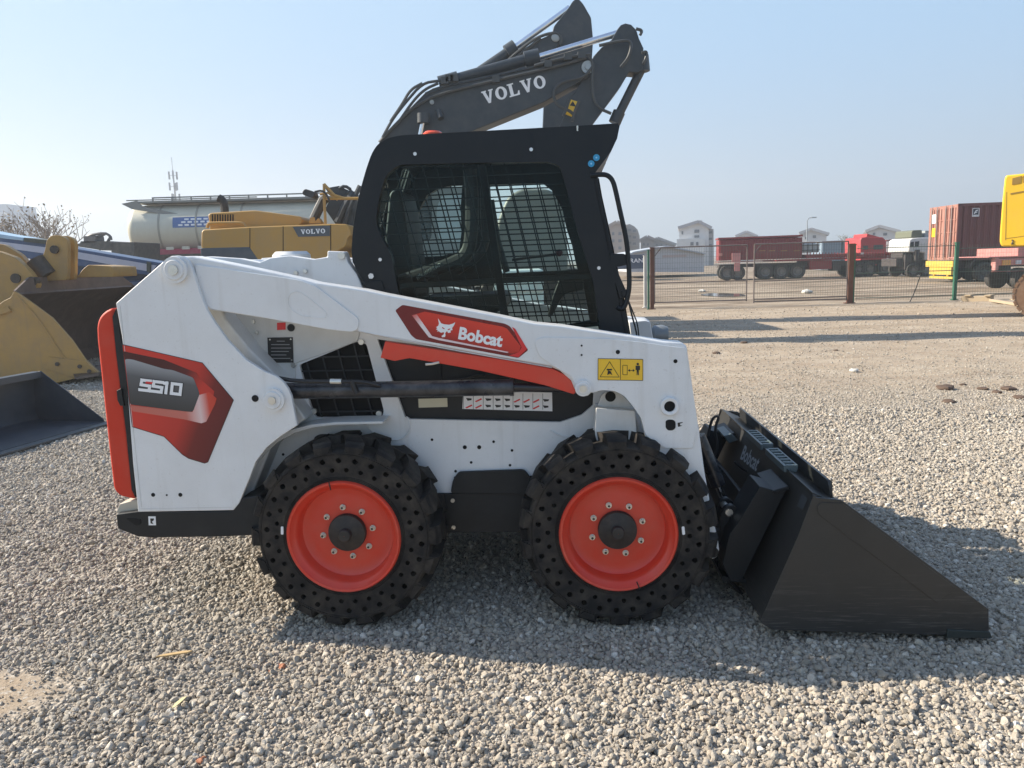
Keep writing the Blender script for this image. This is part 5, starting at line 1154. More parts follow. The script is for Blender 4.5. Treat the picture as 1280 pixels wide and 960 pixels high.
for k in range(4): a_, b_ = fl_[k], fl_[(k+1) % 4]; g.cyl((xm+w_*a_[0], -.014, zm0+h_*a_[1]), (xm+w_*b_[0], -.014, zm0+h_*b_[1]), .015, n=5)
g.build('logo_print', WHITEINK, lp, smooth=0)
g = MB(); g.box(0, .3, zb-.35, Lc+2, wid-.3, zb-.02); g.build('chassis', CHS, H5)
g = MB(); g.box(-.12, .0, zb-.28, .0, wid, zb-.02); g.box(-.08, .2, zb-.62, .02, wid-.3, zb-.28); g.box(-.06, .1, zb-.80, .0, wid-.3, zb-.70); g.box(-.07, .5, zb-.72, .0, .6, zb-.6); g.box(-.07, 1.7, zb-.72, .0, 1.8, zb-.6); g.build('rear_bumper', mat('bumper_yellow', (.62, .42, .06), .5, dust=.4, dustcol=(.4, .3, .2)), H5)
for px in (1229, 1250):
    r = 12.3*33.0/960; x = G5.pt(px, 340, 0).x
    for yy, rz in ((.0, 0), (wid, math.pi)): o = wheelobj(H5, x, yy, r, r, mat('black_rim', (.06, .06, .06), .6)); o.rotation_euler = (0, 0, rz)
g = MB(); x = G5.pt(1212, 340, 0).x
x = G5.pt(1229, 340, 0).x; g.prism(circ(x, .5, .66, 14, 10, 170)+[p_ for p_ in reversed(circ(x, .5, .60, 14, 10, 170))], -.1, .5); g.build('mudguard', CHS, H5)
# pink trailer rear at right
G6 = Frame(15, 26, 0)
H6 = empty('lowbed_trailer', G6, 'pinkish red trailer tail with lamps, half hidden by the bright yellow excavator', 'trailer', 'trucks and trailers parked in the yard')
PK = mat('pinkish_red_paint', (.50, .20, .18), .5, dust=.3, dustcol=(.5, .4, .35))
g = MB(); bx(g, G6, 1236, 318, 1330, 322, 0, 2.4); bx(g, G6, 1245, 321, 1330, 332, .02, .3); bx(g, G6, 1241, 337, 1330, 339.5, 0, .1); bx(g, G6, 1244, 321, 1249, 338, .0, .2); bx(g, G6, 1272, 308, 1330, 322, .1, 2.4); g.build('frame', PK, H6, bevel=.02)
g = MB(); bx(g, G6, 1253, 325, 1264, 331.5, -.02, .05); g.build('tail_lamp', mat('amber_lamp', (.7, .35, .1), .3), H6)
g = MB(); bx(g, G6, 1270, 325, 1277, 330, -.02, .05); g.build('number_board', mat('board_white', (.6, .6, .62), .5), H6)
wheelset(H6, G6, (1282, 1310), 345, .3, 13, 1.6)
# ---- blue container with lettering, white shed, misc
G7 = Frame(6, 52, 0)
H7 = empty('shipping_container', G7, 'dark blue container with white letters beside the gate post', 'container')
NAVY = mat('container_navy', (.035, .06, .11), .5, dust=.15, dustcol=(.15, .18, .22))
g = MB(); bx(g, G7, 745, 318, 805.5, 337.5, 0, 2.4); g.build('shell', NAVY, H7, bevel=.02)
g = MB(); write(g, 'SINOTRANS', G7.pt(763, 329.4, -.02), G7.pt(808, 328, -.02), 5.2*G7.ppm(0), (0, -1, 0), bold=.02); g.v = [v for v in g.v]
g.build('lettering', WHITEINK, H7, smooth=0, recalc=False)
G8 = Frame(8, 58, 0)
H8 = empty('shed', G8, 'long low white shed with a shallow roof behind the gate', 'shed')
SHW = mat('shed_white', (.50, .52, .54), .6, dust=.2, streak=.2)
g = MB(); g.prism(G8.xz([(785, 340), (785, 322), (792, 316), (835, 308.5), (880, 318), (880, 340)], 0), 0, 8); g.build('wall', SHW, H8)
g = MB(); g.prism(G8.xz([(783, 319), (792, 314.5), (835, 307), (882, 316.5), (882, 318), (835, 309), (792, 316.5), (784, 321)], -.2), -.3, 8.2); g.build('roof', mat('shed_roof', (.42, .46, .50), .5), H8)
g = MB(); bx(g, G8, 828, 318, 858, 322, -.03, .0); g.build('wall_sign', mat('faded_red_grey', (.45, .38, .36), .6), H8, smooth=0)
# stored equipment near the shed
G9 = Frame(8, 50, 0)
for k, (x0, y0_, x1, y1_, m_, lb, nm, ct) in enumerate([(851, 328, 861, 339, (.28, .30, .32), 'grey steel cabinet standing left of the green-brown stack by the shed', 'cabinet', 'cabinet'),
     (863, 327.5, 872, 338.5, (.16, .17, .16), 'dark grey drum between the grey cabinet and the maroon trailer', 'drum', 'drum'), (873, 326, 884, 339, (.30, .31, .30), 'pale grey drum with a lid, left of the maroon trailer', 'drum', 'drum'),
     (886, 325, 896, 338, (.20, .20, .12), 'olive crate right beside the tail of the maroon trailer', 'crate', 'crate')]):
    a = G9.pt(x0, y1_, 0); b = G9.pt(x1, y0_, 0); o = empty(nm, Frame((a.x+b.x)/2, 50, 0), lb, ct); w = (b.x-a.x)/2
    mm = mat('store_%d' % k, m_, .6, dust=.3)
    if nm == 'drum':
        g = MB(); g.lathe([(.01, 0), (w, 0), (w, b.z*.33), (w*1.04, b.z*.35), (w, b.z*.37), (w, b.z*.66), (w*1.04, b.z*.68), (w, b.z*.7), (w, b.z), (.01, b.z)], (0, w, 0), 'z', 20); g.build('shell', mm, o)
    else:
        g = MB(); g.box(-w, 0, .1, w, w*1.6, b.z); g.build('shell', mm, o, bevel=.03); g = MB()
        for s_ in (-1, 1): g.box(s_*w*.8-.05, 0, 0, s_*w*.8+.05, w*1.5, .1)
        g.box(-.02, -.02, .15, .02, 0, b.z-.05); g.box(-w, -.02, b.z*.5, w, 0, b.z*.5+.04); g.build('trim', CHS, o)
# white-grey tote on the low trailer
a = G2.pt(1000.5, 316, .5); b = G2.pt(1025, 303.5, .5)
o = empty('liquid_tank', Frame(0, 45.2, 0), 'square white tote tank on the front of the low flatbed trailer', 'tank'); 
g = MB(); M0 = G2.M @ Vector((a.x, .5, a.z)); M1 = G2.M @ Vector((b.x, .5, b.z)); g.box(M0.x, .5, M0.z, M1.x, 2.0, M1.z); g.build('tank_shell', mat('tote_white', (.42, .44, .44), .5), o, bevel=.08)
g = MB(); grid(g, [(M0.x, M0.z), (M1.x, M0.z), (M1.x, M1.z), (M0.x, M1.z)], .28, .28, .03, .46); g.build('cage', CHS, o, smooth=0)
# pale blue box containers far behind the trailers
for x0, x1, y0_, y1_, c_, lb in ((1027, 1052, 301, 315, (.20, .27, .34), 'pale blue container behind the low flatbed, left of two'), (1053, 1075, 302, 316, (.13, .19, .22), 'teal grey container behind the low flatbed, beside the red cab'), (1110, 1136, 299, 316, (.16, .15, .17), 'slate container with a sloping brown roof between the red and white cabs')):
    G = Frame(20, 62, 0); a = G.pt(x0, y1_, 0); b = G.pt(x1, y0_, 0)
    o = empty('shipping_container', Frame(20+(a.x+b.x)/2, 62, 0), lb, 'container'); w = (b.x-a.x)/2
    mm = mat('far_box_%d' % x0, c_, .6, dust=.2)
    g = MB(); g.box(-w, 0, .1, w, 2.4, b.z); g.build('shell', mm, o, bevel=.03); g = MB()
    for i in range(8): x = -w+(i+.5)*w/4; g.box(x-.05, -.05, .2, x+.05, 0, b.z-.1)
    g.box(-w, -.06, b.z-.12, w, 2.4, b.z+.03); g.build('corrugation', mm, o)
# ================================================================== buildings
def house(fr0, label, pts, depth, wallc, roofc, wins, roof=None, chimney=None, name='apartment_house', cat='house', balc=()):
    cxp = sum(p[0] for p in pts)/len(pts); q = CAM+ray(cxp, 300)*(fr0.y/FW.y); fr = Frame(q.x, q.y, -math.atan((cxp-640)/960)*.95)
    o = empty(name, fr, label, cat, 'houses beyond the yard')
    wm = mat('wall_'+label[:14], wallc, .8, var=.08, scale=.15, streak=.15); rm = mat('roof_'+label[:14], roofc, .8)
    P = fr.xz(pts, 0)
    zmin = min(p[1] for p in P)
    base = [p for p in P]
    g = MB(); lo = [(p[0], 0 if p[1] < zmin+.6*1 else p[1]) for p in P]; g.prism(lo, 0, depth); w_ = g.build('wall', wm, o)
    if roof:
        for seg_ in roof:
            A, B = fr.xz(seg_, 0); d = Vector((B[0]-A[0], B[1]-A[1])); n = Vector((-d.y, d.x)).normalized()*.45
            if n.y < 0: n = -n
            A, B = Vector(A)-d*.04, Vector(B)+d*.04
            g = MB(); g.prism([tuple(A), tuple(B), tuple(B+n), tuple(A+n)], -.6, depth+.6); g.build('roof', rm, o)
    wd = mat('far_window', (.10, .12, .14), .3)
    for (x0, y0_, x1, y1_) in wins:
        g = MB(); bx(g, fr, x0, y0_, x1, y1_, -.12, .05); g.build('window', wd, o, smooth=0)
    for (x0, y0_, x1, y1_) in balc:
        g = MB(); bx(g, fr, x0, y0_, x1, y1_, -1.2, 0); g.build('balcony', wm, o, smooth=0)
    if chimney: g = MB(); bx(g, fr, *chimney, 1, 3); g.build('chimney', wm, o)
    return o
K1 = Frame(18, 125, 0)
house(K1, 'brown gabled apartment block, leftmost of the far houses', [(761, 340), (761, 284), (771, 279), (782, 284.5), (782, 340)], 14, (.30, .25, .22), (.28, .24, .22), [(765, 290, 768, 294), (773, 290, 777, 294), (765, 299, 768, 303), (773, 299, 777, 303), (765, 308, 768, 312), (773, 308, 777, 312)], roof=[[(760, 285), (771, 279)], [(771, 279), (783, 285)]])
house(Frame(22, 128, 0), 'grey flat block with stacked balconies right beside the brown gabled block', [(783, 340), (783, 281), (787, 280), (793, 283), (797, 287), (799.5, 295), (799.5, 340)], 14, (.22, .22, .23), (.25, .25, .26), [(785, 286, 789, 289), (791, 287, 795, 290), (785, 294, 789, 297), (791, 295, 795, 298), (785, 302, 789, 305), (791, 303, 795, 306)], balc=[(784, 290, 796, 291.5), (784, 298, 796, 299.5), (784, 306, 798, 307.5)])
house(Frame(25, 140, 0), 'low brown gabled house, second of the far houses from the left', [(801, 340), (801, 301), (809, 297), (817, 300.5), (817, 340)], 10, (.30, .27, .25), (.3, .26, .25), [(804, 304, 806, 307), (809, 304, 811, 307)], roof=[[(800, 302), (809, 297)], [(809, 297), (818, 301)]])
house(Frame(27, 145, 0), 'long row of low grey roofs left of the white shed', [(817, 340), (817, 302), (822, 299), (827, 301.5), (833, 301), (838, 304), (843, 306), (843, 340)], 10, (.28, .28, .28), (.3, .3, .3), [(820, 305, 822, 307), (826, 305, 828, 307), (832, 305.5, 834, 307.5)], roof=[[(817, 302.5), (822, 299)], [(822, 299), (844, 307)]])
house(Frame(32, 118, 0), 'tall white gabled house with a chimney, left of the maroon trailer', [(849, 340), (849, 286), (851, 285), (873, 279), (886, 285.5), (886, 340)], 14, (.62, .62, .62), (.36, .36, .38), [(868, 287, 874, 291), (868, 294, 874, 297), (863, 302, 867, 306), (878, 302, 881, 306), (852, 289, 854, 293)], roof=[[(849, 286.5), (873, 279)], [(873, 279), (888, 286.5)]], chimney=(874, 275.5, 878, 282))
house(Frame(33, 117, 0), 'white flat annexe in front of the tall white gabled house', [(846, 340), (846, 299), (881, 298), (881, 340)], 3, (.60, .61, .60), (.4, .4, .4), [(863, 302.5, 867, 307), (870, 302.5, 873, 307)])
house(Frame(36, 119, 0), 'grey stair tower joined to the right of the tall white house', [(884.5, 340), (884.5, 286), (892, 286), (892, 340)], 8, (.38, .37, .37), (.4, .4, .4), [(886, 289, 890, 292), (886, 297, 890, 300), (886, 305, 890, 308)])
house(Frame(40, 150, 0), 'pale gable peeking over the high maroon trailer', [(922, 330), (922, 296), (933, 291), (944, 296), (944, 330)], 9, (.55, .55, .55), (.45, .45, .47), [(930, 296, 933, 298)], roof=[[(920, 296.5), (933, 291)], [(933, 291), (946, 296.5)]])
house(Frame(45, 130, 0), 'white house with a low pitched roof beside the street lamp', [(1001, 330), (1001, 292), (1014, 288), (1033, 293), (1033, 330)], 10, (.60, .60, .60), (.35, .36, .38), [(1016, 294, 1020, 297.5), (1006, 296, 1009, 299)], roof=[[(1000, 293), (1014, 288)], [(1014, 288), (1035, 294)]])
house(Frame(50, 125, 0), 'white house with two roofs above the red cab', [(1085, 330), (1085, 290), (1090, 288), (1099, 285), (1122, 290.5), (1122, 330)], 11, (.60, .60, .58), (.33, .33, .34), [(1104, 291, 1109, 294.5), (1091, 291, 1094, 294)], roof=[[(1083, 290.5), (1099, 284.5)], [(1099, 284.5), (1124, 291)]])
house(Frame(49, 128, 0), 'dark roofed low house just left of the two roofed white house', [(1078, 330), (1078, 293), (1082, 288), (1088, 290), (1088, 330)], 9, (.40, .40, .40), (.25, .25, .26), [(1080, 296, 1082, 299)])
T9 = empty('office_tower', Frame(-150, 230, 0), 'pale blue high rise at the left edge above the crane truck', 'tower block')
G = Frame(-150, 230, 0); a = G.pt(-14, 330, 0); b = G.pt(8, 255, 0); c_ = G.pt(12, 262, 0)
g = MB(); g.box(a.x, 0, 0, b.x, 14, b.z); g.box(b.x, 1, 0, c_.x, 13, c_.z); g.build('wall', mat('pale_blue_facade', (.22, .34, .48), .4), T9)
g = MB()
for i in range(14): z = b.z-3-i*3.6; g.box(a.x, -.15, z, b.x, 0, z+.7)
g.build('floor_band', mat('facade_band', (.42, .50, .58), .5), T9)
# telecom mast
G = Frame(-62, 145, 0); x = G.pt(219.5, 250, 0).x; zt = G.pt(217.5, 205, 0).z
ms = empty('telecom_mast', Frame(-62+x, 145, 0), 'slim antenna mast rising behind the cream tanker', 'mast')
g = MB(); g.cyl((0, 0, 0), (0, 0, zt-1), .34, .11, n=10); g.cyl((0, 0, zt-1), (0, 0, zt+1.2), .05, n=6); g.build('pole', mat('mast_grey', (.30, .33, .35), .5), ms)
for lv in (1.2, 3.2, 5.2):
    for k in range(3):
        a = R(30+120*k+lv*20); x_, y_ = math.cos(a)*.75, math.sin(a)*.75; g = MB(); z = zt-lv-.8; g.box(x_-.14, y_-.14, z-.7, x_+.10, y_+.10, z+.7); g.cyl((0, 0, z), (x_, y_, z), .04, n=5); g.build('antenna', MATS['mast_grey'], ms)
# street lamp
G = Frame(20, 75, 0); x = G.pt(1008.5, 300, 0).x; zt = G.pt(1008, 276, 0).z
sl_ = empty('street_lamp', Frame(20+x, 75, 0), 'thin street lamp rising behind the low flatbed trailer', 'street lamp')
g = MB(); g.cyl((0, 0, 0), (0, 0, zt), .09, .05, n=8); g.tube([(0, 0, zt), (.15, 0, zt+.25), (.5, 0, zt+.3)], .04, 6); g.build('pole', MATS['mast_grey'], sl_)
g = MB(); g.box(.35, -.1, zt+.24, .85, .1, zt+.34); g.build('lamp_head', MATS['mast_grey'], sl_, bevel=.02)
# ================================================================== trees
def bare_tree(name, label, loc, H, spread, nleaf, leafc, seed, levels=5):
    random.seed(seed); o = empty(name, None, label, 'tree', None, loc)
    g = MB(); tips = []
    def br(p, d, L, r, lv):
        mid = p+d*L*.5+Vector((random.uniform(-1, 1), random.uniform(-1, 1), random.uniform(-.3, .6)))*L*.06
        q = p+d*L; g.tube([p, mid, q], lambda t: r*(1-.35*t), 5)
        tips.append((mid, lv)); tips.append((q, lv))
        if lv == 0: return
        for k in range(3 if lv > 1 else 2):
            a = Vector((random.gauss(0, 1)*spread, random.gauss(0, 1)*spread, random.uniform(.2, 1))).normalized()
            br(p+d*L*random.uniform(.55, 1), (d*.75+a*.7).normalized(), L*random.uniform(.6, .85), r*.62, lv-1)
    for k in range(5):
        a = R(72*k+20); br(Vector((0, 0, H*.18)), Vector((math.cos(a)*.55*spread, math.sin(a)*.4, 1)).normalized(), H*.27, H*.012, levels-1)
    g.tube([(0, 0, 0), (0, 0, H*.1), (0, 0, H*.22)], lambda t: H*.024*(1-.3*t), 8); g.build('trunk', mat('bark_grey', (.26, .22, .19), .9), o)
    l = MB(); tips = [t for t, lv in tips if lv <= 1]
    for _ in range(nleaf):
        c = random.choice(tips)+Vector([random.gauss(0, H*.02) for _ in range(3)]); s_ = H*random.uniform(.006, .013)
        u = Vector([random.gauss(0, 1) for _ in range(3)]).normalized(); v = u.orthogonal().normalized()
        l.add([c-u*s_, c+v*s_*.6, c+u*s_, c-v*s_*.6], [(0, 1, 2, 3)])
    l.build('crown', mat('leaf_'+name+str(seed), leafc, .8), o, smooth=0, recalc=False)
pz = CAM+ray(55, 300)*30
bare_tree('leafless_tree', 'bare shrub-like tree with a few brown leaves, behind the crane truck', (pz.x-.1, pz.y, 0), 5.1, 1.2, 420, (.20, .15, .08), 3)
pz = CAM+ray(1066, 300)*70
bare_tree('yard_tree', 'small half bare tree between the lamp and the red cab', (pz.x, pz.y, 0), 3.6, 1.1, 900, (.16, .17, .08), 5)
# ================================================================== fence and gates
FD = 22.6
FF = Frame(0, FD, R(-1.2)); WIRE = mat('fence_wire', (.12, .17, .14), .6, metal=.2); RUST = mat('rusty_post', (.13, .06, .04), .8, dust=.4, dustcol=(.22, .13, .09)); GREEN = mat('green_post_paint', (.03, .13, .08), .5); GATEM = mat('gate_frame_steel', (.16, .13, .12), .6, dust=.3)
def post(px0, px1, pyt, label, m_, y=0, name='fence_post', foot=True):
    a = FF.pt(px0, pyt+35, y); b = FF.pt(px1, pyt+35, y); zt = FF.pt(px0, pyt, y).z; w = abs(b.x-a.x)
    p = FF.M @ Vector(((a.x+b.x)/2, y, 0)); o = empty(name, Frame(p.x, p.y, FF.yaw), label, 'post')
    g = MB(); g.box(-w/2, -w/2, 0, w/2, w/2, zt); g.build('shaft', m_, o, bevel=.006)
    g = MB(); g.box(-w/2-.015, -w/2-.015, zt, w/2+.015, w/2+.015, zt+.02)
    if foot: g.box(-w*.9, -w*.9, 0, w*.9, w*.9, .02)
    g.build('cap', m_, o); return (a.x+b.x)/2, zt
post(812.8, 817.2, 310, 'rusty brown gate post with a green post beside its left side', RUST)
post(809.4, 811.8, 313, 'thin green post touching the rusty gate post', GREEN)
post(1059.8, 1066, 305.5, 'rusty brown post between the second gate and green mesh', RUST)
post(1066.4, 1068.6, 306, 'thin green post right of the rusty post by the mesh', GREEN)
post(1192.6, 1196.6, 303.5, 'green fence post in front of the container wheels', GREEN)
post(804.8, 808.6, 320, 'short white post left of the gate', mat('white_post', (.6, .6, .58), .6), y=.8)
def panel(px0, px1, pyt, pyb, label, name, cat_, framed, y=0, rails=()):
    a = FF.pt(px0, pyb, y); b = FF.pt(px1, pyb, y); zt = FF.pt((px0+px1)/2, pyt, y).z; zb = max(.04, FF.pt((px0+px1)/2, pyb, y).z)
    o = empty(name, Frame(*(FF.M @ Vector((a.x, y, 0))).xy, FF.yaw), label, cat_); L_ = b.x-a.x
    g = MB(); grid(g, [(0, zb), (L_, zb), (L_, zt), (0, zt)], .075 if not framed else .07, .15, .004, 0, d=.004); g.build('mesh_infill', WIRE, o, smooth=0)
    if framed:
        g = MB(); r = .019
        for p_, q_ in (((0, zb), (L_, zb)), ((0, zt), (L_, zt)), ((0, zb-.04), (0, zt)), ((L_, zb-.04), (L_, zt))): g.cyl((p_[0], 0, p_[1]), (q_[0], 0, q_[1]), r, n=8)
        for k in rails: g.cyl((0, 0, k), (L_, 0, k), .018, n=6)
        g.cyl((0, .0, zt-.25), (.2, 0, zt), .014, n=6); g.build('gate_frame', GATEM, o)
    else:
        g = MB()
        for z in (zb+.1, (zt+zb)/2, zt-.1): g.box(0, -.008, z-.01, L_, .008, z+.01)
        g.build('rail', WIRE, o)
    return o
panel(818, 933, 308, 376.5, 'left gate leaf of wire mesh in a steel tube frame', 'yard_gate', 'gate', True, rails=(.75,))
panel(942, 1058, 303.5, 375.5, 'right gate leaf of wire mesh, hung on the middle rusty post', 'yard_gate', 'gate', True, rails=(.72, .2))
panel(1069, 1192, 304.5, 375, 'green welded mesh panel between the rusty post and green post', 'mesh_fence', 'fence', False)
panel(1197, 1330, 304, 374, 'green welded mesh panel right of the last green post', 'mesh_fence', 'fence', False)
g = MB(); c0 = FF.pt(1151, 342, .4); g.tube([FF.pt(a, b, -.2) for a, b in ((1151, 342), (1148, 352), (1142, 368), (1136.5, 379))], .014, 6, 1)
o = g.build('cable', HOSE); o.matrix_world = FF.M; tag(o, 'black cable hanging down the green mesh to the ground', 'cable')

# ================================================================== ground
def smooth(a, b, x):
    t = min(1, max(0, (x-a)/(b-a))); return t*t*(3-2*t)
pA_ = ground_pt(10, 860)
flatspots = [(FS.M @ Vector((X, y, 0))) for X in (XL[0], XR[0]) for y in (-.63, .63)]
def gh(x, y):
    v = Vector((x, y, 0))
    h = noise.noise(v*.55)*.03+noise.noise(v*1.9+Vector((5, 1, 0)))*.014+noise.noise(v*5.1)*.006
    fade = 1-smooth(9, 16, y)
    h = h*(.35+.65*fade)
    # keep the machine's footprint level
    l = FS.I @ Vector((x, y, 0)); k = max(smooth(1.9, 2.6, abs(l.x-.3)), smooth(.95, 1.5, abs(l.y)))
    h *= .25+.75*k
    if y < 22: h -= .012
    if 15 < y < 40: h += noise.noise(Vector((x*.25, y*1.3, 3)))*.03
    return h
def dirtm(x, y):
    """1 = bare tan dirt, 0 = clean gravel"""
    v = Vector((x, y, 0)); n = noise.noise(v*.35+Vector((9, 2, 0)))*.5+noise.noise(v*1.3)*.25+noise.noise(v*3.7)*.12
    far = smooth(5.2, 9.5, y+n*2.5)*smooth(.3, 2.2, x+n*1.2)*.9
    near = smooth(.55, .25, math.hypot((x-pA_.x+.1)/.75, (y-pA_.y+.02)/.45)+n*.35)
    patch = smooth(.15, .5, n)*smooth(5, 9, y)*.8
    band = smooth(.6, .2, abs(y-17.8+x*.05)/4.0+n*.4)*.75
    lot = smooth(20.5, 23.5, y)*.9
    return min(1, max(far, near, patch, band, lot))
def axis(a, dense0, dense1, b, st, gr=1.22):
    L = []; x = dense0
    while x < dense1: L.append(x); x += st
    L.append(dense1); s_ = st; x = dense1
    while x < b: s_ *= gr; x += s_; L.append(min(x, b))
    s_ = st; x = dense0; Q = []
    while x > a: s_ *= gr; x -= s_; Q.append(max(x, a))
    return list(reversed(Q))+L
xs = axis(-2500, -9, 14, 2500, .13); ys = axis(-300, .5, 24, 4000, .13)
vs = [(x, y, gh(x, y) if -60 < x < 90 and y < 90 else 0) for y in ys for x in xs]
nx = len(xs); fs = [(j*nx+i, j*nx+i+1, (j+1)*nx+i+1, (j+1)*nx+i) for j in range(len(ys)-1) for i in range(nx-1)]
me = bpy.data.meshes.new('ground'); me.from_pydata(vs, [], fs)
at = me.attributes.new('dirt', 'FLOAT', 'POINT'); at.data.foreach_set('value', [dirtm(v[0], v[1]) for v in vs])
for p in me.polygons: p.use_smooth = True
ground = bpy.data.objects.new('ground', me); COL.objects.link(ground); tag(ground, 'gravel and packed tan dirt yard', 'ground', kind='structure')
m_, nt, b, out = nodes_of('ground_gravel_dirt'); N, L = nt.nodes.new, nt.links.new
tc = N('ShaderNodeNewGeometry'); pos = tc.outputs['Position']
def nz(scale, det=4, rough=.5, vec=pos):
    n = N('ShaderNodeTexNoise'); n.inputs['Scale'].default_value = scale; n.inputs['Detail'].default_value = det; n.inputs['Roughness'].default_value = rough; L(vec, n.inputs['Vector']); return n.outputs['Fac']
def ramp(fac, stops):
    c = N('ShaderNodeValToRGB'); L(fac, c.inputs[0]); e = c.color_ramp.elements
    e[0].position, e[0].color = stops[0][0], (*stops[0][1], 1); e[1].position, e[1].color = stops[-1][0], (*stops[-1][1], 1)
    for p, q in stops[1:-1]: k = e.new(p); k.color = (*q, 1)
    return c.outputs[0]
def mixc(f, a, b_, mode='MIX'):
    x = N('ShaderNodeMix'); x.data_type = 'RGBA'; x.blend_type = mode
    for s_, v in ((0, f), (6, a), (7, b_)):
        if isinstance(v, (int, float)): x.inputs[s_].default_value = v
        elif isinstance(v, tuple): x.inputs[s_].default_value = (*v, 1)
        else: L(v, x.inputs[s_])
    return x.outputs[2]
def rng(f, a, b_, c=0, d=1):
    r_ = N('ShaderNodeMapRange'); L(f, r_.inputs[0])
    for i, v in enumerate((a, b_, c, d)): r_.inputs[i+1].default_value = v
    return r_.outputs[0]
vo = N('ShaderNodeTexVoronoi'); vo.inputs['Scale'].default_value = 42; L(pos, vo.inputs['Vector'])
vo2 = N('ShaderNodeTexVoronoi'); vo2.inputs['Scale'].default_value = 17; L(pos, vo2.inputs['Vector'])
stone = ramp(vo.outputs['Color'], [(0, (.27, .24, .20)), (.4, (.38, .34, .285)), (.75, (.47, .425, .36)), (1, (.58, .53, .46))])
gap = rng(vo.outputs['Distance'], .35, .75, 0, .75)
stone = mixc(gap, stone, (.15, .13, .11))
dirtc = ramp(nz(1.3, 8, .7), [(.3, (.27, .205, .145)), (.5, (.36, .285, .205)), (.72, (.46, .385, .29))])
dirtc = mixc(rng(nz(38, 3, .6), .55, .68), dirtc, (.48, .44, .38))
dirtc = mixc(rng(nz(70, 2, .6), .60, .70), dirtc, (.14, .11, .085))
atn = N('ShaderNodeAttribute'); atn.attribute_name = 'dirt'
fac = N('ShaderNodeMath'); fac.operation = 'ADD'; fac.use_clamp = True
k = N('ShaderNodeMath'); k.operation = 'MULTIPLY_ADD'; L(nz(4, 8, .7), k.inputs[0]); k.inputs[1].default_value = 1.3; k.inputs[2].default_value = -.65
L(atn.outputs['Fac'], fac.inputs[0]); L(k.outputs[0], fac.inputs[1])
colr = mixc(fac.outputs[0], stone, dirtc)
# streaky tyre ruts and damp mud in the far lot
mp = N('ShaderNodeMapping'); mp.inputs['Scale'].default_value = (.16, 1.1, 1); L(pos, mp.inputs[0])
sp = N('ShaderNodeSeparateXYZ'); L(pos, sp.inputs[0])
lot = rng(sp.outputs['Y'], 21, 24)
rut = rng(nz(1.0, 8, .7, mp.outputs[0]), .45, .56)
mm_ = N('ShaderNodeMath'); mm_.operation = 'MULTIPLY'; L(lot, mm_.inputs[0]); L(rut, mm_.inputs[1])
colr = mixc(mm_.outputs[0], colr, (.125, .09, .06))
# faint compacted wheel tracks crossing the yard
mp2 = N('ShaderNodeMapping'); mp2.inputs['Rotation'].default_value = (0, 0, .12); mp2.inputs['Scale'].default_value = (.10, 1.6, 1); L(pos, mp2.inputs[0])
yd = N('ShaderNodeMath'); yd.operation = 'MULTIPLY'; L(rng(sp.outputs['Y'], 6, 10), yd.inputs[0]); L(rng(nz(1.0, 6, .6, mp2.outputs[0]), .52, .66, 0, .55), yd.inputs[1])
colr = mixc(yd.outputs[0], colr, (.26, .20, .14))
L(colr, b.inputs['Base Color']); b.inputs['Roughness'].default_value = .93; b.inputs['Specular IOR Level'].default_value = .2
bp = N('ShaderNodeBump'); bp.inputs['Strength'].default_value = .9; bp.inputs['Distance'].default_value = .012; 
hh = mixc(fac.outputs[0], vo.outputs['Distance'], nz(30, 6, .7)); inv = N('ShaderNodeInvert'); L(hh, inv.inputs[1]); L(inv.outputs[0], bp.inputs['Height']); L(bp.outputs[0], b.inputs['Normal'])
me.materials.append(m_)
# puddle
pc = ground_pt(903, 369); g = MB(); n = 36; vs = [(pc.x, pc.y, 0)]
for i in range(n):
    a = 2*math.pi*i/n; r_ = 1+.25*noise.noise(Vector((math.cos(a)*2, math.sin(a)*2, 4))); vs.append((pc.x+math.cos(a)*.75*r_, pc.y+math.sin(a)*1.5*r_, 0))
pz_ = max(gh(v[0], v[1]) for v in vs)+.006
g.add([(v[0], v[1], pz_) for v in vs], [(0, i+1, (i+1) % n+1) for i in range(n)])
tag(g.build('puddle', mat('muddy_water', (.06, .05, .04), .04, rvar=.03, spec=.8), None, smooth=0), 'shallow puddle mirroring the maroon trailer behind the left gate', 'puddle', kind='structure')
# ------------------------------------------------------------------ gravel stones
SC = bpy.data.collections.new('stone_shapes')
m_, nt, b, out = nodes_of('gravel_stone'); N, L = nt.nodes.new, nt.links.new
oi = N('ShaderNodeObjectInfo'); 
c1 = ramp(oi.outputs['Random'], [(0, (.20, .175, .145)), (.12, (.36, .315, .255)), (.32, (.45, .395, .32)), (.5, (.40, .365, .315)), (.68, (.52, .465, .38)), (.84, (.46, .38, .30)), (.95, (.64, .58, .49)), (1, (.75, .70, .62))])
tcn = N('ShaderNodeTexCoord'); c2 = mixc(rng(nz(2.2, 5, .7, tcn.outputs['Object']), .35, .7, 0, .55), c1, (.31, .275, .225)); L(c2, b.inputs['Base Color']); b.inputs['Roughness'].default_value = .85; b.inputs['Specular IOR Level'].default_value = .25
bp = N('ShaderNodeBump'); bp.inputs['Strength'].default_value = .35; bp.inputs['Distance'].default_value = .15; L(nz(3.5, 4, .7, tcn.outputs['Object']), bp.inputs['Height']); L(bp.outputs[0], b.inputs['Normal'])
STM = m_
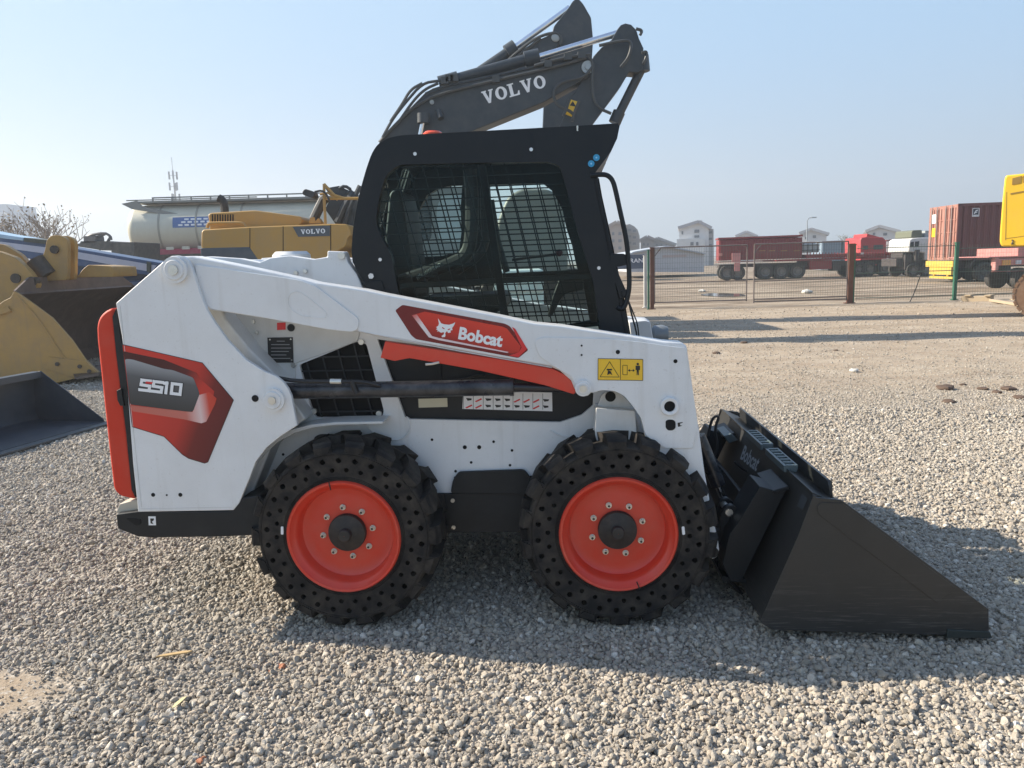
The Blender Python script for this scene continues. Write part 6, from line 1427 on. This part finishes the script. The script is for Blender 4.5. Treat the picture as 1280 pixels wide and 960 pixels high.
for k in range(9):
    random.seed(100+k); bm = bmesh.new(); bmesh.ops.create_icosphere(bm, subdivisions=2, radius=.5)
    sc_ = Vector((random.uniform(.95, 1.2), random.uniform(.7, .95), random.uniform(.55, .8)))
    pl = [(Vector([random.gauss(0, 1) for _ in range(3)]).normalized(), random.uniform(.24, .40)) for _ in range(9)]
    for v in bm.verts:
        for n_, d_ in pl:
            e = v.co.dot(n_)-d_
            if e > 0: v.co -= n_*e*.92
        v.co = Vector((v.co.x*sc_.x, v.co.y*sc_.y, v.co.z*sc_.z))*1.25
        v.co += Vector([noise.noise(v.co*3+Vector((k, i, 0))) for i in range(3)])*.04
    me_ = bpy.data.meshes.new('stone'); bm.to_mesh(me_); bm.free(); me_.materials.append(STM)
    for p in me_.polygons: p.use_smooth = True
    me_.set_sharp_from_angle(angle=R(20))
    o = bpy.data.objects.new('stone', me_); SC.objects.link(o)
random.seed(11)
pts, rot, scl, idx = [], [], [], []
def addst(x, y, s_, lift):
    pts.append((x, y, gh(x, y)+lift)); rot.extend((random.uniform(-.9, .9), random.uniform(-.9, .9), random.uniform(0, 6.283))); scl.append(s_); idx.append(random.randrange(9))
def scatter(y0, y1, dens, smed, sig, wfun):
    n = 0
    # stratify in rows of depth
    y = y0
    while y < y1:
        dy = .25; xa, xb = wfun(y)
        cnt = int(dens(y)*dy*(xb-xa))
        for _ in range(cnt):
            X, Y = random.uniform(xa, xb), random.uniform(y, y+dy)
            lb_ = FBk.I @ Vector((X, Y, 0))
            if -1.9 < lb_.x < .0 and -.06 < lb_.y < .84: continue
            dm = dirtm(X, Y) if (Y > 5 or X < -.7) else 0
            if dm > .05 and random.random() < dm*.93: continue
            s_ = smed*math.exp(random.gauss(0, sig)); s_ = min(s_, smed*2.6)
            if dm > .2: s_ *= .7
            addst(X, Y, s_, random.uniform(-.1, .45)*s_)
        y += dy
wf = lambda y: (-.72*y-.9, .72*y+.9)
SD = 1.0
scatter(1.5, 3.6, lambda y: 10500*SD, .0121, .40, wf)
scatter(3.6, 6.0, lambda y: 7400*SD, .0134, .37, wf)
scatter(6.0, 10.0, lambda y: 3300*SD, .0175, .28, wf)
scatter(10.0, 16.0, lambda y: 900*SD, .023, .28, wf)
scatter(16.0, 21.5, lambda y: 160*SD, .034, .3, wf)
me = bpy.data.meshes.new('gravel'); me.from_pydata(pts, [], [])
at = me.attributes.new('rot', 'FLOAT_VECTOR', 'POINT'); at.data.foreach_set('vector', rot)
at = me.attributes.new('scl', 'FLOAT', 'POINT'); at.data.foreach_set('value', scl)
at = me.attributes.new('idx', 'INT', 'POINT'); at.data.foreach_set('value', idx)
gr = bpy.data.objects.new('gravel', me); COL.objects.link(gr); tag(gr, 'loose angular grey and beige gravel spread over the yard', 'gravel', kind='stuff'); me.materials.append(STM)
ng = bpy.data.node_groups.new('scatter', 'GeometryNodeTree'); ng.interface.new_socket('Geometry', in_out='INPUT', socket_type='NodeSocketGeometry'); ng.interface.new_socket('Geometry', in_out='OUTPUT', socket_type='NodeSocketGeometry')
n = ng.nodes.new; l = ng.links.new; gi, go = n('NodeGroupInput'), n('NodeGroupOutput'); ip = n('GeometryNodeInstanceOnPoints'); ci = n('GeometryNodeCollectionInfo')
ci.inputs['Collection'].default_value = SC; ci.inputs['Separate Children'].default_value = True; ci.inputs['Reset Children'].default_value = True; ip.inputs['Pick Instance'].default_value = True
def attr(name, t):
    a = n('GeometryNodeInputNamedAttribute'); a.data_type = t; a.inputs['Name'].default_value = name; return [s for s in a.outputs if s.enabled][0]
l(gi.outputs[0], ip.inputs['Points']); l(ci.outputs[0], ip.inputs['Instance']); l(attr('idx', 'INT'), ip.inputs['Instance Index']); l(attr('scl', 'FLOAT'), ip.inputs['Scale'])
e2r = n('FunctionNodeEulerToRotation'); l(attr('rot', 'FLOAT_VECTOR'), e2r.inputs[0]); l(e2r.outputs[0], ip.inputs['Rotation']); l(ip.outputs[0], go.inputs[0])
md = gr.modifiers.new('scatter', 'NODES'); md.node_group = ng
print('STONES', len(pts))
# ------------------------------------------------------------------ small things on the ground
def thing_at(px, py, build, name, label, cat_, m_, group=None, bevel=0, rz=0):
    p = ground_pt(px, py); g = MB(); build(g, p.y*0+1); o = g.build(name, m_, None, bevel=bevel); o.location = (p.x, p.y, gh(p.x, p.y)); o.rotation_euler = (0, 0, rz); tag(o, label, cat_, group); return o
WOOD = mat('split_wood', (.55, .38, .18), .7, var=.2, scale=20); TIM = mat('weathered_timber', (.42, .33, .22), .8, dust=.3)
o = thing_at(218, 820.5, lambda g, s: g.poly3([[(-.065, -.006), (-.03, -.011), (.05, -.009), (.066, .0), (.04, .008), (-.04, .004)]], (0, 0, .022), (1, 0, 0), (0, 1, 0), (0, 0, .005)), 'wood_splinter', 'thin yellow wood splinter lying on the gravel below the rear bumper', 'splinter', WOOD, rz=R(14))
o = thing_at(224, 884, lambda g, s: g.add([(-.006, -.033, .024), (.004, -.03, .026), (.016, 0, .033), (.014, .03, .03), (-.002, .02, .028), (-.010, -.005, .024), (-.006, -.033, .022), (.004, -.03, .024), (.016, 0, .031), (.014, .03, .028), (-.002, .02, .026), (-.010, -.005, .022)], [(0, 1, 2, 3, 4, 5), (11, 10, 9, 8, 7, 6)]+[(i, (i+1) % 6, 6+(i+1) % 6, 6+i) for i in range(6)]), 'fallen_leaf', 'pale yellow leaf lying on the gravel', 'leaf', mat('dry_leaf', (.50, .45, .24), .7), rz=R(-8))
def blob(r, seed, sz=.6):
    def f(g, s):
        random.seed(seed); n = 10; prof = []
        for i in range(n+1):
            t = math.pi*i/n; prof.append((max(.001, r*math.sin(t)), -r*math.cos(t)*sz))
        g.lathe(prof, (0, 0, r*sz*.6), 'z', 14); g.v = [tuple(Vector(v)*(1+.35*noise.noise(Vector(v)/r*1.3+Vector((seed, 0, 0))))) for v in g.v]
    return f
BR = mat('orange_brick', (.36, .15, .08), .9, bump=.3); CLOD = mat('dark_clod', (.10, .065, .045), .95, bump=.4); LIT = mat('pale_rock', (.55, .53, .48), .9, bump=.3)
for i, (x, y, r_, lb) in enumerate(((352, 832, .016, 'orange brick chip left of a smaller one below the rear wheel'), (338, 838, .010, 'small orange brick chip below the rear wheel, left of the larger chip'), (252, 951, .015, 'orange brick chip at the bottom edge of the photo'))):
    thing_at(x, y, blob(r_, 20+i), 'brick_chip', lb, 'brick chip', BR, 'orange brick chips')
for i, (x, y, r_, lb) in enumerate(((1067, 464, .055, 'pale rock lying alone on the dirt right of the cab'), (64, 724, .022, 'pale stone larger than its neighbours on the left gravel'), (877, 365, .16, 'flat pale slab behind the left gate'), (1008, 367, .20, 'white sack-like rock behind the right gate'))):
    thing_at(x, y, blob(r_, 40+i, .45), 'rock', lb, 'rock', LIT)
for i, (x, y, r_, lb) in enumerate(((1182, 483.5, .09, 'flat dark dirt clod, largest of those on the right dirt'), (1187, 502, .06, 'thin dark clod just below the largest one'), (1229, 483, .05, 'round dark clod left of the clods near the right edge'), (1247, 487, .05, 'dark clod in the row near the right edge'), (1262, 484, .07, 'broad dark clod in the row near the right edge'), (1275, 497, .06, 'dark clod touching the right edge'), (930, 428, .06, 'dark clod on the gravel right of the work lamp'), (895, 440.5, .06, 'dark flat clod nearest the work lamp'), (1045, 437, .035, 'tiny dark clod alone in the middle of the yard'), (1204, 478, .035, 'tiny dark clod left of the round one'))):
    thing_at(x, y, blob(r_, 60+i, .35), 'dirt_clod', lb, 'dirt clod', CLOD, 'dark clods on the dirt')
# timber by the last fence post
def beam(px0, py0, px1, py1, h, w, name, label):
    a, b_ = ground_pt(px0, py0), ground_pt(px1, py1); d = (b_-a); L_ = d.length; o = empty(name, None, label, 'timber', 'timbers lying at the foot of the fence', (a.x, a.y, gh(a.x, a.y)), math.atan2(d.y, d.x))
    g = MB(); g.box(0, 0, .0, L_, w, h); g.build('beam', TIM, o, bevel=.01); return o
o = beam(1201, 376, 1238, 376.5, .16, .3, 'timber', 'stacked pale timber on blocks at the foot of the green post')
g = MB(); g.box(.1, -.05, .16, .25, .35, .2); g.box(.6, -.05, .16, .75, .35, .2); g.build('batten', TIM, o)
beam(1236, 377, 1275, 383.5, .07, .15, 'timber', 'long thin timber sloping towards the yellow excavator track')
beam(1262, 374, 1290, 381, .05, .3, 'timber', 'wide flat board beside the yellow excavator track')
# ================================================================== light, sky, air
SUN_EL, SUN_AZ = R(32), R(15)     # light travels towards +x and slightly towards the viewer
ld = Vector((math.cos(SUN_AZ)*math.cos(SUN_EL), -math.sin(SUN_AZ)*math.cos(SUN_EL), -math.sin(SUN_EL)))
sd = bpy.data.lights.new('sun', 'SUN'); sd.energy = 5.0; sd.angle = R(.6); sd.color = (1, .90, .76)
so = bpy.data.objects.new('sun', sd); COL.objects.link(so); so.rotation_euler = ld.to_track_quat('-Z', 'Y').to_euler()
wd = bpy.data.worlds.new('World'); scene.world = wd; wd.use_nodes = True; nt = wd.node_tree; nt.nodes.clear()
out = nt.nodes.new('ShaderNodeOutputWorld'); bg = nt.nodes.new('ShaderNodeBackground'); sk = nt.nodes.new('ShaderNodeTexSky'); sk.sky_type = 'NISHITA'; sk.sun_disc = False
s = -ld; sk.sun_elevation = SUN_EL; sk.sun_rotation = math.atan2(s.x, s.y); sk.air_density = 1.0; sk.dust_density = .5; sk.ozone_density = 2.5; sk.altitude = 0
bg.inputs[1].default_value = .122
N, L = nt.nodes.new, nt.links.new
gm = N('ShaderNodeNewGeometry'); sx = N('ShaderNodeSeparateXYZ'); L(gm.outputs['Incoming'], sx.inputs[0])
el = N('ShaderNodeMath'); el.operation = 'MULTIPLY'; el.inputs[1].default_value = -1; L(sx.outputs['Z'], el.inputs[0])
rp = N('ShaderNodeMapRange'); rp.interpolation_type = 'SMOOTHSTEP'; rp.inputs[1].default_value = -.06; rp.inputs[2].default_value = .26; rp.inputs[3].default_value = .93; rp.inputs[4].default_value = .06; L(el.outputs[0], rp.inputs[0])
# the air is whiter towards the sun
wx = N('ShaderNodeMapRange'); wx.inputs[1].default_value = .9; wx.inputs[2].default_value = -.9; L(sx.outputs['X'], wx.inputs[0])
hz = N('ShaderNodeMix'); hz.data_type = 'RGBA'; hz.inputs[6].default_value = (2.3, 2.76, 2.9, 1); hz.inputs[7].default_value = (1.98, 2.48, 2.74, 1); L(wx.outputs[0], hz.inputs[0])
cap = N('ShaderNodeMix'); cap.data_type = 'RGBA'; cap.blend_type = 'DARKEN'; cap.inputs[0].default_value = 1; L(sk.outputs[0], cap.inputs[6]); cap.inputs[7].default_value = (1.42, 2.38, 3.5, 1)
mxs = N('ShaderNodeMix'); mxs.data_type = 'RGBA'; L(rp.outputs[0], mxs.inputs[0]); L(cap.outputs[2], mxs.inputs[6]); L(hz.outputs[2], mxs.inputs[7])
L(mxs.outputs[2], bg.inputs[0]); nt.links.new(bg.outputs[0], out.inputs[0])
vs_ = scene.view_settings; vs_.view_transform = 'Standard'; vs_.look = 'None'; vs_.gamma = 1; vs_.exposure = 1.15
scene.cycles.use_denoising = True; scene.cycles.max_bounces = 8; scene.cycles.transparent_max_bounces = 24
scene.cycles.volume_bounces = 0; scene.cycles.caustics_reflective = False; scene.cycles.caustics_refractive = False
# hazy air round everything, sky outside
HZ = MB(); HZ.box(-420, -120, -1.2, 420, 700, 60); hb = HZ.build('haze', MATS['white_paint'], None, smooth=0); tag(hb, 'thin pale haze in the air over the yard', 'haze', kind='stuff')
m_ = bpy.data.materials.new('haze'); m_.use_nodes = True; nt = m_.node_tree; nt.nodes.clear(); o_ = nt.nodes.new('ShaderNodeOutputMaterial'); pv = nt.nodes.new('ShaderNodeVolumePrincipled')
pv.inputs['Color'].default_value = (.86, .90, .95, 1); pv.inputs['Density'].default_value = .0019; pv.inputs['Anisotropy'].default_value = .3; nt.links.new(pv.outputs[0], o_.inputs['Volume'])
hb.data.materials.clear(); hb.data.materials.append(m_)
